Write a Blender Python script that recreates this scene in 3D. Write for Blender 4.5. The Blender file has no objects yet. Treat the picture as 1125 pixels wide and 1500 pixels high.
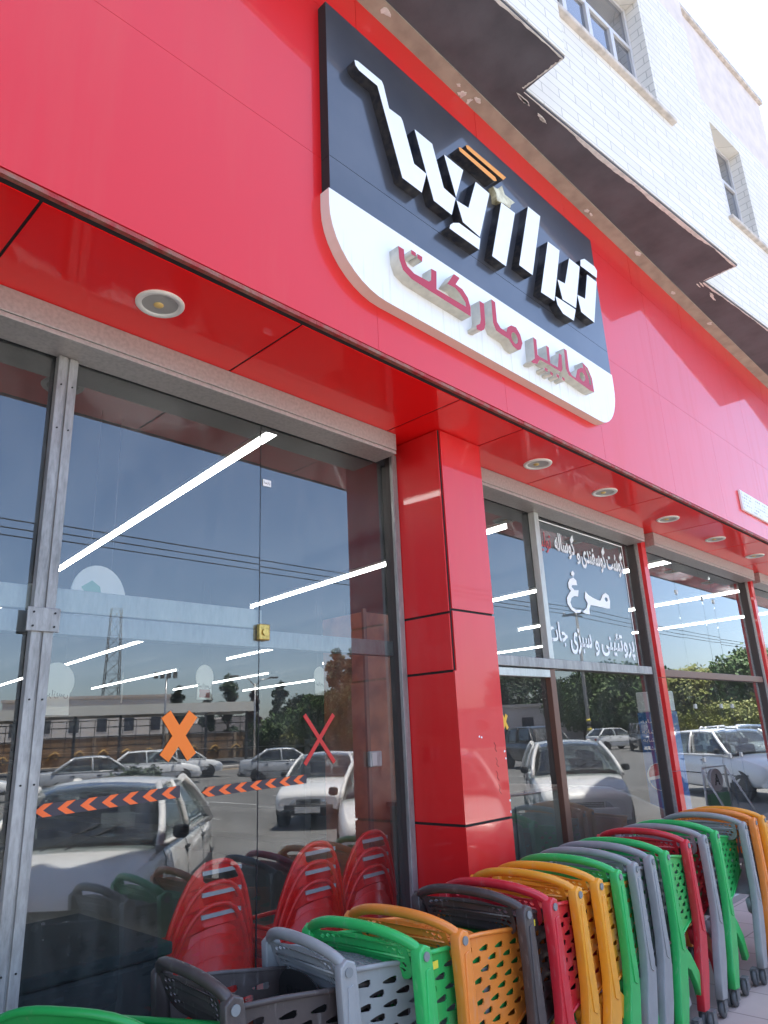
import bpy, bmesh, math, random
from mathutils import Vector, Matrix
from math import radians as R, sin, cos, pi
random.seed(7)
S = bpy.context.scene
COL = S.collection
# ------------------------------------------------------------------ camera
cd = bpy.data.cameras.new("camera"); cam = bpy.data.objects.new("camera", cd); COL.objects.link(cam)
cd.sensor_fit = 'VERTICAL'; cd.sensor_height = 36.0; cd.lens = 25.07; cd.clip_start = 0.05; cd.clip_end = 6000
rt = Vector((0.69626, -0.7165, -0.04308)); up = Vector((-0.18472, -0.23685, 0.95382)); fw = Vector((0.69362, 0.65615, 0.29726))
M = Matrix((rt, up, -fw)).transposed().to_4x4(); M.translation = (0, 0, 1.62)
cam.matrix_world = M
S.camera = cam
# ------------------------------------------------------------------ sky, sun, exposure
SUN_EL, SUN_AZ = 77.0, 25.0          # azimuth measured from +Y (behind the shop) towards +X
W = bpy.data.worlds.new("World"); S.world = W; W.use_nodes = True
nt = W.node_tree; bg = nt.nodes['Background']
sky = nt.nodes.new('ShaderNodeTexSky'); sky.sky_type = 'NISHITA'; sky.sun_disc = False
sky.sun_elevation = R(SUN_EL); sky.sun_rotation = R(SUN_AZ); sky.air_density = 0.85; sky.dust_density = 1.6; sky.ozone_density = 1.0
nt.links.new(sky.outputs[0], bg.inputs[0]); bg.inputs[1].default_value = 0.12
sl = bpy.data.lights.new("sun", 'SUN'); sl.energy = 5.0; sl.angle = R(0.53); sl.color = (1.0, 0.94, 0.84)
sun = bpy.data.objects.new("sun", sl); COL.objects.link(sun)
d = Vector((cos(R(SUN_EL)) * sin(R(SUN_AZ)), cos(R(SUN_EL)) * cos(R(SUN_AZ)), sin(R(SUN_EL))))
sun.rotation_euler = (-d).to_track_quat('-Z', 'Y').to_euler(); sun.location = (0, 0, 30)
S.view_settings.view_transform = 'Standard'; S.view_settings.look = 'None'; S.view_settings.gamma = 1
S.view_settings.exposure = 2.3
S.cycles.max_bounces = 10; S.cycles.transparent_max_bounces = 24; S.cycles.glossy_bounces = 5; S.cycles.diffuse_bounces = 4
S.cycles.sample_clamp_indirect = 6
# ------------------------------------------------------------------ materials
def mat(name, base, rough=0.5, metal=0.0, spec=0.5, coat=0.0, var=0.0, vscale=6.0, bump=0.0, bscale=40.0, emit=None, estr=0.0, crough=0.03, var_col=None):
    m = bpy.data.materials.new(name); m.use_nodes = True; n = m.node_tree; p = n.nodes['Principled BSDF']
    p.inputs['Base Color'].default_value = (*base, 1); p.inputs['Roughness'].default_value = rough
    p.inputs['Metallic'].default_value = metal; p.inputs['Specular IOR Level'].default_value = spec
    p.inputs['Coat Weight'].default_value = coat; p.inputs['Coat Roughness'].default_value = crough
    if emit: p.inputs['Emission Color'].default_value = (*emit, 1); p.inputs['Emission Strength'].default_value = estr
    if var or bump:
        tc = n.nodes.new('ShaderNodeTexCoord')
    if var:
        nz = n.nodes.new('ShaderNodeTexNoise'); nz.inputs['Scale'].default_value = vscale; nz.inputs['Detail'].default_value = 6
        n.links.new(tc.outputs['Object'], nz.inputs['Vector'])
        mx = n.nodes.new('ShaderNodeMix'); mx.data_type = 'RGBA'
        rp = n.nodes.new('ShaderNodeValToRGB'); rp.color_ramp.elements[0].position = .38; rp.color_ramp.elements[1].position = .68
        n.links.new(nz.outputs[0], rp.inputs[0]); n.links.new(rp.outputs[0], mx.inputs[0])
        c2 = var_col or tuple(max(0, c * (1 - var)) for c in base)
        mx.inputs[6].default_value = (*base, 1); mx.inputs[7].default_value = (*c2, 1)
        n.links.new(mx.outputs[2], p.inputs['Base Color'])
    if bump:
        nb = n.nodes.new('ShaderNodeTexNoise'); nb.inputs['Scale'].default_value = bscale; nb.inputs['Detail'].default_value = 3
        n.links.new(tc.outputs['Object'], nb.inputs['Vector'])
        b = n.nodes.new('ShaderNodeBump'); b.inputs['Strength'].default_value = bump; b.inputs['Distance'].default_value = 0.02
        n.links.new(nb.outputs[0], b.inputs['Height']); n.links.new(b.outputs[0], p.inputs['Normal'])
        if coat: n.links.new(b.outputs[0], p.inputs['Coat Normal'])
    return m
def brick_mat(name, c1, c2, cm, bw, bh, mortar, plane='XZ', rough=.85, bump=.5, off=.5, dirt=.25):
    m = bpy.data.materials.new(name); m.use_nodes = True; n = m.node_tree; p = n.nodes['Principled BSDF']
    tc = n.nodes.new('ShaderNodeTexCoord'); sp = n.nodes.new('ShaderNodeSeparateXYZ'); cb = n.nodes.new('ShaderNodeCombineXYZ')
    n.links.new(tc.outputs['Object'], sp.inputs[0])
    if plane == 'XZ':
        ad = n.nodes.new('ShaderNodeMath'); ad.operation = 'ADD'
        n.links.new(sp.outputs[0], ad.inputs[0]); n.links.new(sp.outputs[1], ad.inputs[1])
        n.links.new(ad.outputs[0], cb.inputs[0]); n.links.new(sp.outputs[2], cb.inputs[1])
    else:
        n.links.new(sp.outputs[0], cb.inputs[0]); n.links.new(sp.outputs[1], cb.inputs[1])
    bt = n.nodes.new('ShaderNodeTexBrick'); bt.offset = off
    bt.inputs['Color1'].default_value = (*c1, 1); bt.inputs['Color2'].default_value = (*c2, 1); bt.inputs['Mortar'].default_value = (*cm, 1)
    bt.inputs['Scale'].default_value = 1; bt.inputs['Brick Width'].default_value = bw; bt.inputs['Row Height'].default_value = bh
    bt.inputs['Mortar Size'].default_value = mortar; bt.inputs['Mortar Smooth'].default_value = .2
    n.links.new(cb.outputs[0], bt.inputs['Vector'])
    nz = n.nodes.new('ShaderNodeTexNoise'); nz.inputs['Scale'].default_value = 2.3; nz.inputs['Detail'].default_value = 8
    n.links.new(tc.outputs['Object'], nz.inputs['Vector'])
    mx = n.nodes.new('ShaderNodeMix'); mx.data_type = 'RGBA'; mx.blend_type = 'MULTIPLY'; mx.inputs[0].default_value = dirt
    n.links.new(bt.outputs[0], mx.inputs[6]); n.links.new(nz.outputs[0], mx.inputs[7]); n.links.new(mx.outputs[2], p.inputs['Base Color'])
    b = n.nodes.new('ShaderNodeBump'); b.inputs['Strength'].default_value = bump; b.inputs['Distance'].default_value = .01; b.invert = True
    n.links.new(bt.outputs[1], b.inputs['Height']); n.links.new(b.outputs[0], p.inputs['Normal'])
    p.inputs['Roughness'].default_value = rough
    return m
def glass_mat(name, tint, r0, k, wob=0.0):
    m = bpy.data.materials.new(name); m.use_nodes = True; n = m.node_tree; n.nodes.clear()
    o = n.nodes.new('ShaderNodeOutputMaterial'); t = n.nodes.new('ShaderNodeBsdfTransparent'); t.inputs[0].default_value = (*tint, 1)
    t2 = n.nodes.new('ShaderNodeBsdfTransparent')
    g = n.nodes.new('ShaderNodeBsdfGlossy'); g.inputs['Roughness'].default_value = 0.0; g.inputs[0].default_value = (.94, .97, 1, 1)
    fr = n.nodes.new('ShaderNodeFresnel'); fr.inputs[0].default_value = 1.5
    ma = n.nodes.new('ShaderNodeMath'); ma.operation = 'MULTIPLY_ADD'; ma.inputs[1].default_value = k; ma.inputs[2].default_value = r0; ma.use_clamp = True
    n.links.new(fr.outputs[0], ma.inputs[0])
    mx = n.nodes.new('ShaderNodeMixShader'); n.links.new(ma.outputs[0], mx.inputs[0]); n.links.new(t.outputs[0], mx.inputs[1]); n.links.new(g.outputs[0], mx.inputs[2])
    ge = n.nodes.new('ShaderNodeNewGeometry'); m2 = n.nodes.new('ShaderNodeMixShader')
    n.links.new(ge.outputs['Backfacing'], m2.inputs[0]); n.links.new(mx.outputs[0], m2.inputs[1]); n.links.new(t2.outputs[0], m2.inputs[2])
    df = n.nodes.new('ShaderNodeBsdfDiffuse'); df.inputs[0].default_value = (.75, .73, .68, 1)
    tcd = n.nodes.new('ShaderNodeTexCoord'); mpd = n.nodes.new('ShaderNodeMapping'); mpd.inputs['Scale'].default_value = (3, 3, 1.2); nd = n.nodes.new('ShaderNodeTexNoise'); nd.inputs['Scale'].default_value = 2.5; nd.inputs['Detail'].default_value = 9; nd.inputs['Roughness'].default_value = .75
    n.links.new(tcd.outputs['Object'], mpd.inputs[0]); n.links.new(mpd.outputs[0], nd.inputs['Vector'])
    mr = n.nodes.new('ShaderNodeMapRange'); mr.inputs[1].default_value = .42; mr.inputs[2].default_value = .85; mr.inputs[3].default_value = .004; mr.inputs[4].default_value = .05; n.links.new(nd.outputs[0], mr.inputs[0])
    m3 = n.nodes.new('ShaderNodeMixShader'); n.links.new(mr.outputs[0], m3.inputs[0]); n.links.new(m2.outputs[0], m3.inputs[1]); n.links.new(df.outputs[0], m3.inputs[2])
    n.links.new(m3.outputs[0], o.inputs[0])
    if wob:
        tc = n.nodes.new('ShaderNodeTexCoord'); nz = n.nodes.new('ShaderNodeTexNoise'); nz.inputs['Scale'].default_value = 1.3; nz.inputs['Detail'].default_value = 1
        n.links.new(tc.outputs['Object'], nz.inputs['Vector'])
        b = n.nodes.new('ShaderNodeBump'); b.inputs['Strength'].default_value = wob; b.inputs['Distance'].default_value = .01
        n.links.new(nz.outputs[0], b.inputs['Height']); n.links.new(b.outputs[0], g.inputs['Normal'])
    return m
def worn(name, c1, c2):
    """brushed, dusty aluminium: wear streaks run along the bar"""
    m = mat(name, c1, .45, .35); n = m.node_tree; p = n.nodes['Principled BSDF']; tc = n.nodes.new('ShaderNodeTexCoord'); prev = None
    for sc_, w in (((9, 9, 1.2), .6), ((60, 60, 14), .4)):
        mp_ = n.nodes.new('ShaderNodeMapping'); mp_.inputs['Scale'].default_value = sc_; nz = n.nodes.new('ShaderNodeTexNoise'); nz.inputs['Scale'].default_value = 1; nz.inputs['Detail'].default_value = 8; nz.inputs['Roughness'].default_value = .7
        n.links.new(tc.outputs['Object'], mp_.inputs[0]); n.links.new(mp_.outputs[0], nz.inputs['Vector'])
        rp = n.nodes.new('ShaderNodeValToRGB'); rp.color_ramp.elements[0].position = .40; rp.color_ramp.elements[1].position = .72; n.links.new(nz.outputs[0], rp.inputs[0])
        mu = n.nodes.new('ShaderNodeMath'); mu.operation = 'MULTIPLY'; mu.inputs[1].default_value = w; n.links.new(rp.outputs[0], mu.inputs[0])
        if prev:
            ad = n.nodes.new('ShaderNodeMath'); ad.operation = 'ADD'; n.links.new(prev.outputs[0], ad.inputs[0]); n.links.new(mu.outputs[0], ad.inputs[1]); prev = ad
        else: prev = mu
    mx = n.nodes.new('ShaderNodeMix'); mx.data_type = 'RGBA'; mx.inputs[6].default_value = (*c1, 1); mx.inputs[7].default_value = (*c2, 1)
    n.links.new(prev.outputs[0], mx.inputs[0]); n.links.new(mx.outputs[2], p.inputs['Base Color']); return m
def streaked(name, c1, c2):
    """rain-washed dirt: thin vertical runs below the raised letters"""
    m = mat(name, c1, .35, 0, .5, .3); n = m.node_tree; p = n.nodes['Principled BSDF']; tc = n.nodes.new('ShaderNodeTexCoord')
    mp_ = n.nodes.new('ShaderNodeMapping'); mp_.inputs['Scale'].default_value = (38, 1, 1.6); nz = n.nodes.new('ShaderNodeTexNoise'); nz.inputs['Scale'].default_value = 1; nz.inputs['Detail'].default_value = 5
    n.links.new(tc.outputs['Object'], mp_.inputs[0]); n.links.new(mp_.outputs[0], nz.inputs['Vector'])
    n2 = n.nodes.new('ShaderNodeTexNoise'); n2.inputs['Scale'].default_value = 2.2; n.links.new(tc.outputs['Object'], n2.inputs['Vector'])
    r1 = n.nodes.new('ShaderNodeValToRGB'); r1.color_ramp.elements[0].position = .54; r1.color_ramp.elements[1].position = .68; n.links.new(nz.outputs[0], r1.inputs[0])
    sp = n.nodes.new('ShaderNodeSeparateXYZ'); n.links.new(tc.outputs['Object'], sp.inputs[0])
    ga = n.nodes.new('ShaderNodeMapRange'); ga.inputs[1].default_value = .30; ga.inputs[2].default_value = .12; ga.inputs[3].default_value = 0; ga.inputs[4].default_value = .85; n.links.new(sp.outputs[2], ga.inputs[0])
    a = n.nodes.new('ShaderNodeMath'); a.operation = 'MULTIPLY'; n.links.new(r1.outputs[0], a.inputs[0]); n.links.new(n2.outputs[0], a.inputs[1])
    b = n.nodes.new('ShaderNodeMath'); b.operation = 'MULTIPLY'; n.links.new(a.outputs[0], b.inputs[0]); n.links.new(ga.outputs[0], b.inputs[1])
    mx = n.nodes.new('ShaderNodeMix'); mx.data_type = 'RGBA'; mx.inputs[6].default_value = (*c1, 1); mx.inputs[7].default_value = (*c2, 1)
    n.links.new(b.outputs[0], mx.inputs[0]); n.links.new(mx.outputs[2], p.inputs['Base Color']); return m
def weather(m, col, scale, lo, hi, amt):
    """dust, runs and scuffs over a finished material: a stretched noise mixes in another colour and roughens it"""
    n = m.node_tree; p = n.nodes['Principled BSDF']; tc = n.nodes.new('ShaderNodeTexCoord'); mp_ = n.nodes.new('ShaderNodeMapping'); mp_.inputs['Scale'].default_value = scale
    nz = n.nodes.new('ShaderNodeTexNoise'); nz.inputs['Scale'].default_value = 1; nz.inputs['Detail'].default_value = 9; nz.inputs['Roughness'].default_value = .65
    n.links.new(tc.outputs['Object'], mp_.inputs[0]); n.links.new(mp_.outputs[0], nz.inputs['Vector'])
    mr = n.nodes.new('ShaderNodeMapRange'); mr.inputs[1].default_value = lo; mr.inputs[2].default_value = hi; mr.inputs[4].default_value = amt; n.links.new(nz.outputs[0], mr.inputs[0])
    mx = n.nodes.new('ShaderNodeMix'); mx.data_type = 'RGBA'; mx.inputs[7].default_value = (*col, 1); n.links.new(mr.outputs[0], mx.inputs[0])
    src = p.inputs['Base Color'].links
    if src: n.links.new(src[0].from_socket, mx.inputs[6])
    else: mx.inputs[6].default_value = p.inputs['Base Color'].default_value
    n.links.new(mx.outputs[2], p.inputs['Base Color'])
    ad = n.nodes.new('ShaderNodeMath'); ad.operation = 'MULTIPLY_ADD'; ad.inputs[1].default_value = .5; ad.inputs[2].default_value = p.inputs['Roughness'].default_value; n.links.new(mr.outputs[0], ad.inputs[0]); n.links.new(ad.outputs[0], p.inputs['Roughness'])
    return m
RED = weather(mat('red_panel', (.66, .010, .012), .40, 0, .35, .55, bump=.06, bscale=.9), (.62, .09, .07), (5, 5, .5), .50, .80, .30)
RED_SOF = mat('red_soffit', (.88, .004, .005), .4, 0, .2, .6, bump=.12, bscale=1.6)
GAP = mat('dark_gap', (.015, .013, .013), .8)
BLACK_P = mat('charcoal_panel', (.035, .038, .05), .3, 0, .5, .7, var=.5, vscale=3, var_col=(.055, .055, .065), bump=.02, bscale=1.0)
WHITE_P = mat('white_panel', (.80, .80, .80), .3, 0, .5, .4, var=.06, vscale=9)
WHITE_S = streaked('rain_streaked_white', (.82, .82, .82), (.52, .50, .45))
CREAM = mat('cream_edge', (.70, .60, .52), .5)
LET_W = mat('letter_white', (.82, .83, .86), .35)
LET_SIDE = mat('letter_side_dark', (.012, .014, .024), .35, var=.5, vscale=30, var_col=(.05, .045, .045))
LET_R = mat('letter_red', (.42, .015, .035), .4)
LET_RSIDE = mat('letter_side_white', (.64, .59, .50), .5, var=.2, vscale=20)
ORANGE_L = mat('letter_orange', (.80, .30, .02), .4)
STAR_M = mat('star_cream', (.75, .70, .50), .4, var=.6, vscale=18, var_col=(.30, .24, .12))
ALU = mat('aluminium_slat', (.50, .46, .43), .42, .45, var=.2, vscale=60)
ALU_W = worn('worn_aluminium', (.42, .40, .38), (.10, .092, .085))
TRANS = worn('dusty_transom', (.20, .20, .19), (.07, .068, .065))
TRANS_C = worn('pale_transom_cover', (.27, .265, .225), (.13, .125, .11))
ALU_PALE = worn('pale_dusty_aluminium', (.62, .63, .58), (.36, .35, .32))
BRONZE = mat('bronze_frame', (.16, .075, .05), .4, .3)
STEEL = mat('steel', (.45, .44, .43), .35, .8)
BRASS = mat('brass', (.62, .42, .13), .3, .9, var=.4, vscale=60)
GLASS = glass_mat('shop_glass', (.85, .89, .88), .112, .35, .007)
GLASS_CLEAR = glass_mat('clear_shop_glass', (.86, .89, .88), .10, 1.15, .010)
GUIDE = mat('guide_grey', (.06, .045, .042), .6)
WGLASS = mat('upper_window_glass', (.05, .06, .08), .05, 0, .9, .6)
BRICK_W = brick_mat('white_brick', (.81, .77, .715), (.75, .71, .66), (.53, .50, .46), .42, .085, .005, bump=.35, dirt=.10)
PLASTER = mat('white_plaster', (.74, .71, .68), .9, var=.25, vscale=14, bump=.4, bscale=30)
PLASTER_P = mat('pinkish_plaster', (.74, .65, .61), .9, var=.15, vscale=5)
STONE = mat('sill_stone', (.62, .55, .50), .8, var=.3, vscale=14)
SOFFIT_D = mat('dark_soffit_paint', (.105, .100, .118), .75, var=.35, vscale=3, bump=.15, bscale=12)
TAN = mat('tan_strip', (.40, .355, .285), .7, var=.25, vscale=8)
UFRAME = mat('upper_window_frame', (.62, .60, .60), .4, .2)
WOOD = mat('brown_wood_panel', (.40, .13, .065), .45, var=.5, vscale=7, var_col=(.20, .065, .035))
CAB = mat('cabinet_olive_brown', (.10, .085, .055), .55, var=.2)
LAMPRING = mat('lamp_ring', (.78, .76, .70), .35)
LAMPGREY = mat('lamp_reflector', (.42, .40, .37), .4, .2)
LAMPBULB = mat('lamp_bulb', (.70, .48, .16), .35)
TUBE = mat('fluorescent_tube', (.9, .9, .9), .4, emit=(1, .99, .96), estr=4.0)
TUBE_CAP = mat('tube_cap', (.6, .6, .58), .4)
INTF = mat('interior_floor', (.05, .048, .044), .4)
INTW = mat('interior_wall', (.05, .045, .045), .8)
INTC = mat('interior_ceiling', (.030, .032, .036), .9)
VINYL_W = mat('white_vinyl', (.88, .88, .87), .5)
VINYL_R = mat('red_vinyl', (.55, .05, .06), .5)
ORANGE_V = mat('orange_vinyl', (.92, .19, .006), .45, emit=None)
RED_V = mat('red_tape', (.58, .02, .015), .45)
ORREFL = mat('reflective_orange', (.95, .14, .02), .4)
DARKTAPE = mat('dark_tape', (.05, .035, .045), .5)
PLACARD = mat('placard_board', (.75, .75, .72), .6)
PLACARD_T = mat('placard_print', (.14, .13, .14), .6)
PLACARD_R = mat('placard_red', (.40, .10, .10), .6)
PLACARD_G = mat('placard_green', (.20, .40, .30), .6)
ASPHALT = mat('asphalt', (.15, .147, .14), .9, var=.3, vscale=.5, bump=.3, bscale=60)
ROADM = mat('road_asphalt', (.065, .065, .066), .85, var=.25, vscale=.3)
PAVER = brick_mat('pink_paver', (.60, .46, .40), (.54, .41, .36), (.32, .25, .22), .40, .40, .006, plane='XY', bump=.35, off=0, dirt=.35)
KERB = mat('kerb_stone', (.42, .40, .38), .85, var=.2)
EARTH = mat('dry_earth', (.26, .20, .14), .95, var=.3, vscale=.06)
HILL = mat('hazy_hill', (.36, .32, .30), .95, var=.25, vscale=.004)  # distance haze is put into the colour as a pale dusty tone
BASK_RED = mat('basket_red', (.90, .014, .010), .38, 0, .5, .15, var=.15, vscale=8)
BASK_GREEN = mat('basket_green', (.010, .30, .055), .38, 0, .5, .15)
GRIP = mat('grey_grip', (.42, .42, .43), .45)
WHEELG = mat('caster_wheel', (.10, .10, .10), .6)
RUBBER = mat('rubber', (.025, .025, .027), .6)
CASTER_M = mat('caster_grey', (.16, .155, .15), .5, var=.3, vscale=40)
YLABEL = mat('yellow_label', (.80, .62, .05), .5)
CARTC = {
 'grey': mat('cart_grey', (.31, .305, .30), .42, 0, .5, .1, var=.12, vscale=12),
 'green': mat('cart_green', (.030, .46, .105), .36, 0, .5, .2, var=.12, vscale=12),
 'orange': mat('cart_orange', (.86, .25, .035), .36, 0, .5, .2, var=.1, vscale=12),
 'amber': mat('cart_amber', (.88, .35, .025), .36, 0, .5, .2, var=.1, vscale=12),
 'red': mat('cart_red', (.64, .022, .035), .36, 0, .5, .2, var=.12, vscale=12),
 'brown': mat('cart_charcoal_brown', (.070, .052, .048), .42, 0, .5, .1, var=.2, vscale=12)}
for _m in CARTC.values(): weather(_m, (.50, .47, .44), (38, 38, 7), .58, .80, .40); weather(_m, (.30, .27, .25), (6, 6, 4), .55, .85, .25)
for _m in (BASK_RED, BASK_GREEN): weather(_m, (.55, .40, .36), (30, 30, 6), .60, .85, .3)
weather(BRICK_W, (.50, .45, .40), (2.2, 2.2, .35), .55, .85, .45)
# ------------------------------------------------------------------ helpers
def tag(o, label=None, cat=None, group=None, kind=None):
    if label: o['label'] = label
    if cat: o['category'] = cat
    if group: o['group'] = group
    if kind: o['kind'] = kind
    return o
def empty(name, loc=(0, 0, 0), rz=0, label=None, cat=None, group=None):
    o = bpy.data.objects.new(name, None); o.empty_display_size = .2; o.location = loc; o.rotation_euler = (0, 0, rz); COL.objects.link(o)
    return tag(o, label, cat, group)
def link(name, me, m, parent=None, loc=None, bevel=0, smooth=False, seg=2, label=None):
    o = bpy.data.objects.new(name, me); COL.objects.link(o)
    for mm in (m if isinstance(m, (list, tuple)) else [m]): me.materials.append(mm)
    if parent: o.parent = parent
    if loc: o.location = loc
    if smooth:
        for p in me.polygons: p.use_smooth = True
    if bevel:
        b = o.modifiers.new('bevel', 'BEVEL'); b.width = bevel; b.segments = seg; b.limit_method = 'ANGLE'; b.angle_limit = R(40)
    if label: o['label'] = label
    return o
class MB:
    def __init__(s): s.bm = bmesh.new(); s.mi = 0
    def faces(s, vs, fs):
        v = [s.bm.verts.new(p) for p in vs]
        for f in fs:
            try:
                q = s.bm.faces.new([v[i] for i in f]); q.material_index = s.mi
            except ValueError: pass
        return s
    def box(s, x0, x1, y0, y1, z0, z1):
        return s.faces([(x0,y0,z0),(x1,y0,z0),(x1,y1,z0),(x0,y1,z0),(x0,y0,z1),(x1,y0,z1),(x1,y1,z1),(x0,y1,z1)],
            [(0,3,2,1),(4,5,6,7),(0,1,5,4),(1,2,6,5),(2,3,7,6),(3,0,4,7)])
    def prism(s, poly, y0, y1):          # XZ polygon (counter-clockwise seen from -Y) extruded along Y
        n = len(poly); vs = [(x, y0, z) for x, z in poly] + [(x, y1, z) for x, z in poly]
        return s.faces(vs, [tuple(range(n)), tuple(range(2*n-1, n-1, -1))] + [(i, i+n, (i+1) % n + n, (i+1) % n) for i in range(n)])
    def prismz(s, poly, z0, z1):         # XY polygon extruded along Z
        n = len(poly); vs = [(x, y, z0) for x, y in poly] + [(x, y, z1) for x, y in poly]
        return s.faces(vs, [tuple(range(n-1, -1, -1)), tuple(range(n, 2*n))] + [(i, (i+1) % n, (i+1) % n + n, i+n) for i in range(n)])
    def tube(s, pts, r, n=8, cap=True, sx=1.0):
        pts = [Vector(p) for p in pts]; rings = []; prev = None
        for i, p in enumerate(pts):
            t = ((pts[min(i+1, len(pts)-1)] - pts[max(i-1, 0)])).normalized()
            if prev is None:
                a = Vector((0, 0, 1)) if abs(t.z) < .9 else Vector((1, 0, 0)); u = t.cross(a).normalized()
            else: u = (prev - t * prev.dot(t)).normalized()
            prev = u; v = t.cross(u); rr = r[i] if isinstance(r, (list, tuple)) else r
            rings.append([s.bm.verts.new(p + (u * cos(2*pi*k/n) * sx + v * sin(2*pi*k/n)) * rr) for k in range(n)])
        for a, b in zip(rings, rings[1:]):
            for k in range(n):
                f = s.bm.faces.new((a[k], a[(k+1) % n], b[(k+1) % n], b[k])); f.smooth = True; f.material_index = s.mi
        if cap:
            s.bm.faces.new(rings[0][::-1]).material_index = s.mi; s.bm.faces.new(rings[-1]).material_index = s.mi
        return s
    def cyl(s, c, axis, r, h, n=20, r2=None):
        c = Vector(c); a = Vector(axis).normalized()
        return s.tube([c - a*h/2, c + a*h/2], [r, r if r2 is None else r2], n)
    def lathe(s, prof, c, axis=(0, 0, 1), n=24):
        c = Vector(c); a = Vector(axis).normalized(); b = Vector((1, 0, 0)) if abs(a.x) < .9 else Vector((0, 1, 0)); u = a.cross(b).normalized(); v = a.cross(u); rings = []
        for r, h in prof: rings.append([s.bm.verts.new(c + a*h + (u*cos(2*pi*k/n) + v*sin(2*pi*k/n))*r) for k in range(n)])
        for p, q in zip(rings, rings[1:]):
            for k in range(n):
                f = s.bm.faces.new((p[k], p[(k+1) % n], q[(k+1) % n], q[k])); f.smooth = True; f.material_index = s.mi
        return s
    def loft(s, rings, cap=True, smooth=True):
        rr = [[s.bm.verts.new(p) for p in r] for r in rings]; n = len(rr[0])
        for a, b in zip(rr, rr[1:]):
            for k in range(n):
                f = s.bm.faces.new((a[k], a[(k+1) % n], b[(k+1) % n], b[k])); f.smooth = smooth; f.material_index = s.mi
        if cap:
            s.bm.faces.new(rr[0][::-1]).material_index = s.mi; s.bm.faces.new(rr[-1]).material_index = s.mi
        return s
    def mesh(s, name, fix=True):
        if fix: bmesh.ops.recalc_face_normals(s.bm, faces=s.bm.faces)
        me = bpy.data.meshes.new(name); s.bm.to_mesh(me); s.bm.free(); return me
    def build(s, name, m, parent=None, loc=None, bevel=0, smooth=False, seg=2, label=None, fix=True):
        return link(name, s.mesh(name, fix), m, parent, loc, bevel, smooth, seg, label)
def flat(polys, thick, f=None, bevel=0.0):
    """closed outlines (outer ones and holes) filled and given a thickness; f maps (u, v, w) to (x, y, z)"""
    c = bpy.data.curves.new('outline', 'CURVE'); c.dimensions = '2D'; c.fill_mode = 'BOTH'; c.extrude = thick / 2
    c.bevel_depth = bevel; c.bevel_resolution = 1
    for pl in polys:
        sp = c.splines.new('POLY'); sp.points.add(len(pl) - 1); sp.use_cyclic_u = True
        for q, (u, v) in zip(sp.points, pl): q.co = (u, v, 0, 1)
    o = bpy.data.objects.new('outline', c); COL.objects.link(o); bpy.context.view_layer.update()
    me = bpy.data.meshes.new_from_object(o.evaluated_get(bpy.context.evaluated_depsgraph_get()))
    bpy.data.objects.remove(o); bpy.data.curves.remove(c)
    me.materials.clear()
    if f:
        for v in me.vertices: v.co = f(*v.co)
        me.update()
    return me
XZ = lambda u, v, w: (u, -w, v)
def face_side(me, ny=-1, thr=.6):        # material slot 1 for the walls of an extruded XZ shape
    for p in me.polygons: p.material_index = 0 if p.normal.y * ny > thr else 1
def copy_tree(o, parent=None):
    c = o.copy(); COL.objects.link(c)
    if parent: c.parent = parent
    for ch in list(o.children): copy_tree(ch, c)
    return c
FORMS = {'ا':(0xFE8D,2),'ب':(0xFE8F,4),'پ':(0xFB56,4),'ت':(0xFE95,4),'ج':(0xFE9D,4),'د':(0xFEA9,2),'ر':(0xFEAD,2),'ز':(0xFEAF,2),'س':(0xFEB1,4),'ش':(0xFEB5,4),
 'غ':(0xFECD,4),'ف':(0xFED1,4),'ک':(0xFB8E,4),'گ':(0xFB92,4),'ل':(0xFEDD,4),'م':(0xFEE1,4),'ن':(0xFEE5,4),'و':(0xFEED,2),'ه':(0xFEE9,4),'ی':(0xFBFC,4),'ئ':(0xFE89,4)}
def shape(t):
    out = []
    for i, ch in enumerate(t):
        if ch not in FORMS: out.append(ch); continue
        b, n = FORMS[ch]; pv = i > 0 and t[i-1] in FORMS and FORMS[t[i-1]][1] == 4; nx = i+1 < len(t) and t[i+1] in FORMS and n == 4
        out.append(chr(b + (3 if pv and nx else 2 if nx else 1 if pv else 0)))
    return ''.join(reversed(out))
def text_mesh(s, x0, x1, z0, z1, thick, bold=0.0, persian=True):
    c = bpy.data.curves.new('lettering', 'FONT'); c.body = shape(s) if persian else s; c.extrude = thick / 2; c.offset = bold
    o = bpy.data.objects.new('lettering', c); COL.objects.link(o); bpy.context.view_layer.update()
    me = bpy.data.meshes.new_from_object(o.evaluated_get(bpy.context.evaluated_depsgraph_get()))
    bpy.data.objects.remove(o); me.materials.clear()
    xs = [v.co.x for v in me.vertices]; ys = [v.co.y for v in me.vertices]; a, b, cc, dd = min(xs), max(xs), min(ys), max(ys)
    for v in me.vertices:
        v.co = (x0 + (v.co.x - a) / (b - a) * (x1 - x0), -v.co.z, z0 + (v.co.y - cc) / (dd - cc) * (z1 - z0))
    return me
def circ(cx, cy, r, n=20): return [(cx + r*cos(2*pi*i/n), cy + r*sin(2*pi*i/n)) for i in range(n)]
def rrect(x0, x1, z0, z1, r, n=5):
    out = []
    for cx, cy, a in ((x1-r, z0+r, -90), (x1-r, z1-r, 0), (x0+r, z1-r, 90), (x0+r, z0+r, 180)):
        out += [(cx + r*cos(R(a + 90*i/n)), cy + r*sin(R(a + 90*i/n))) for i in range(n+1)]
    return out
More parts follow.
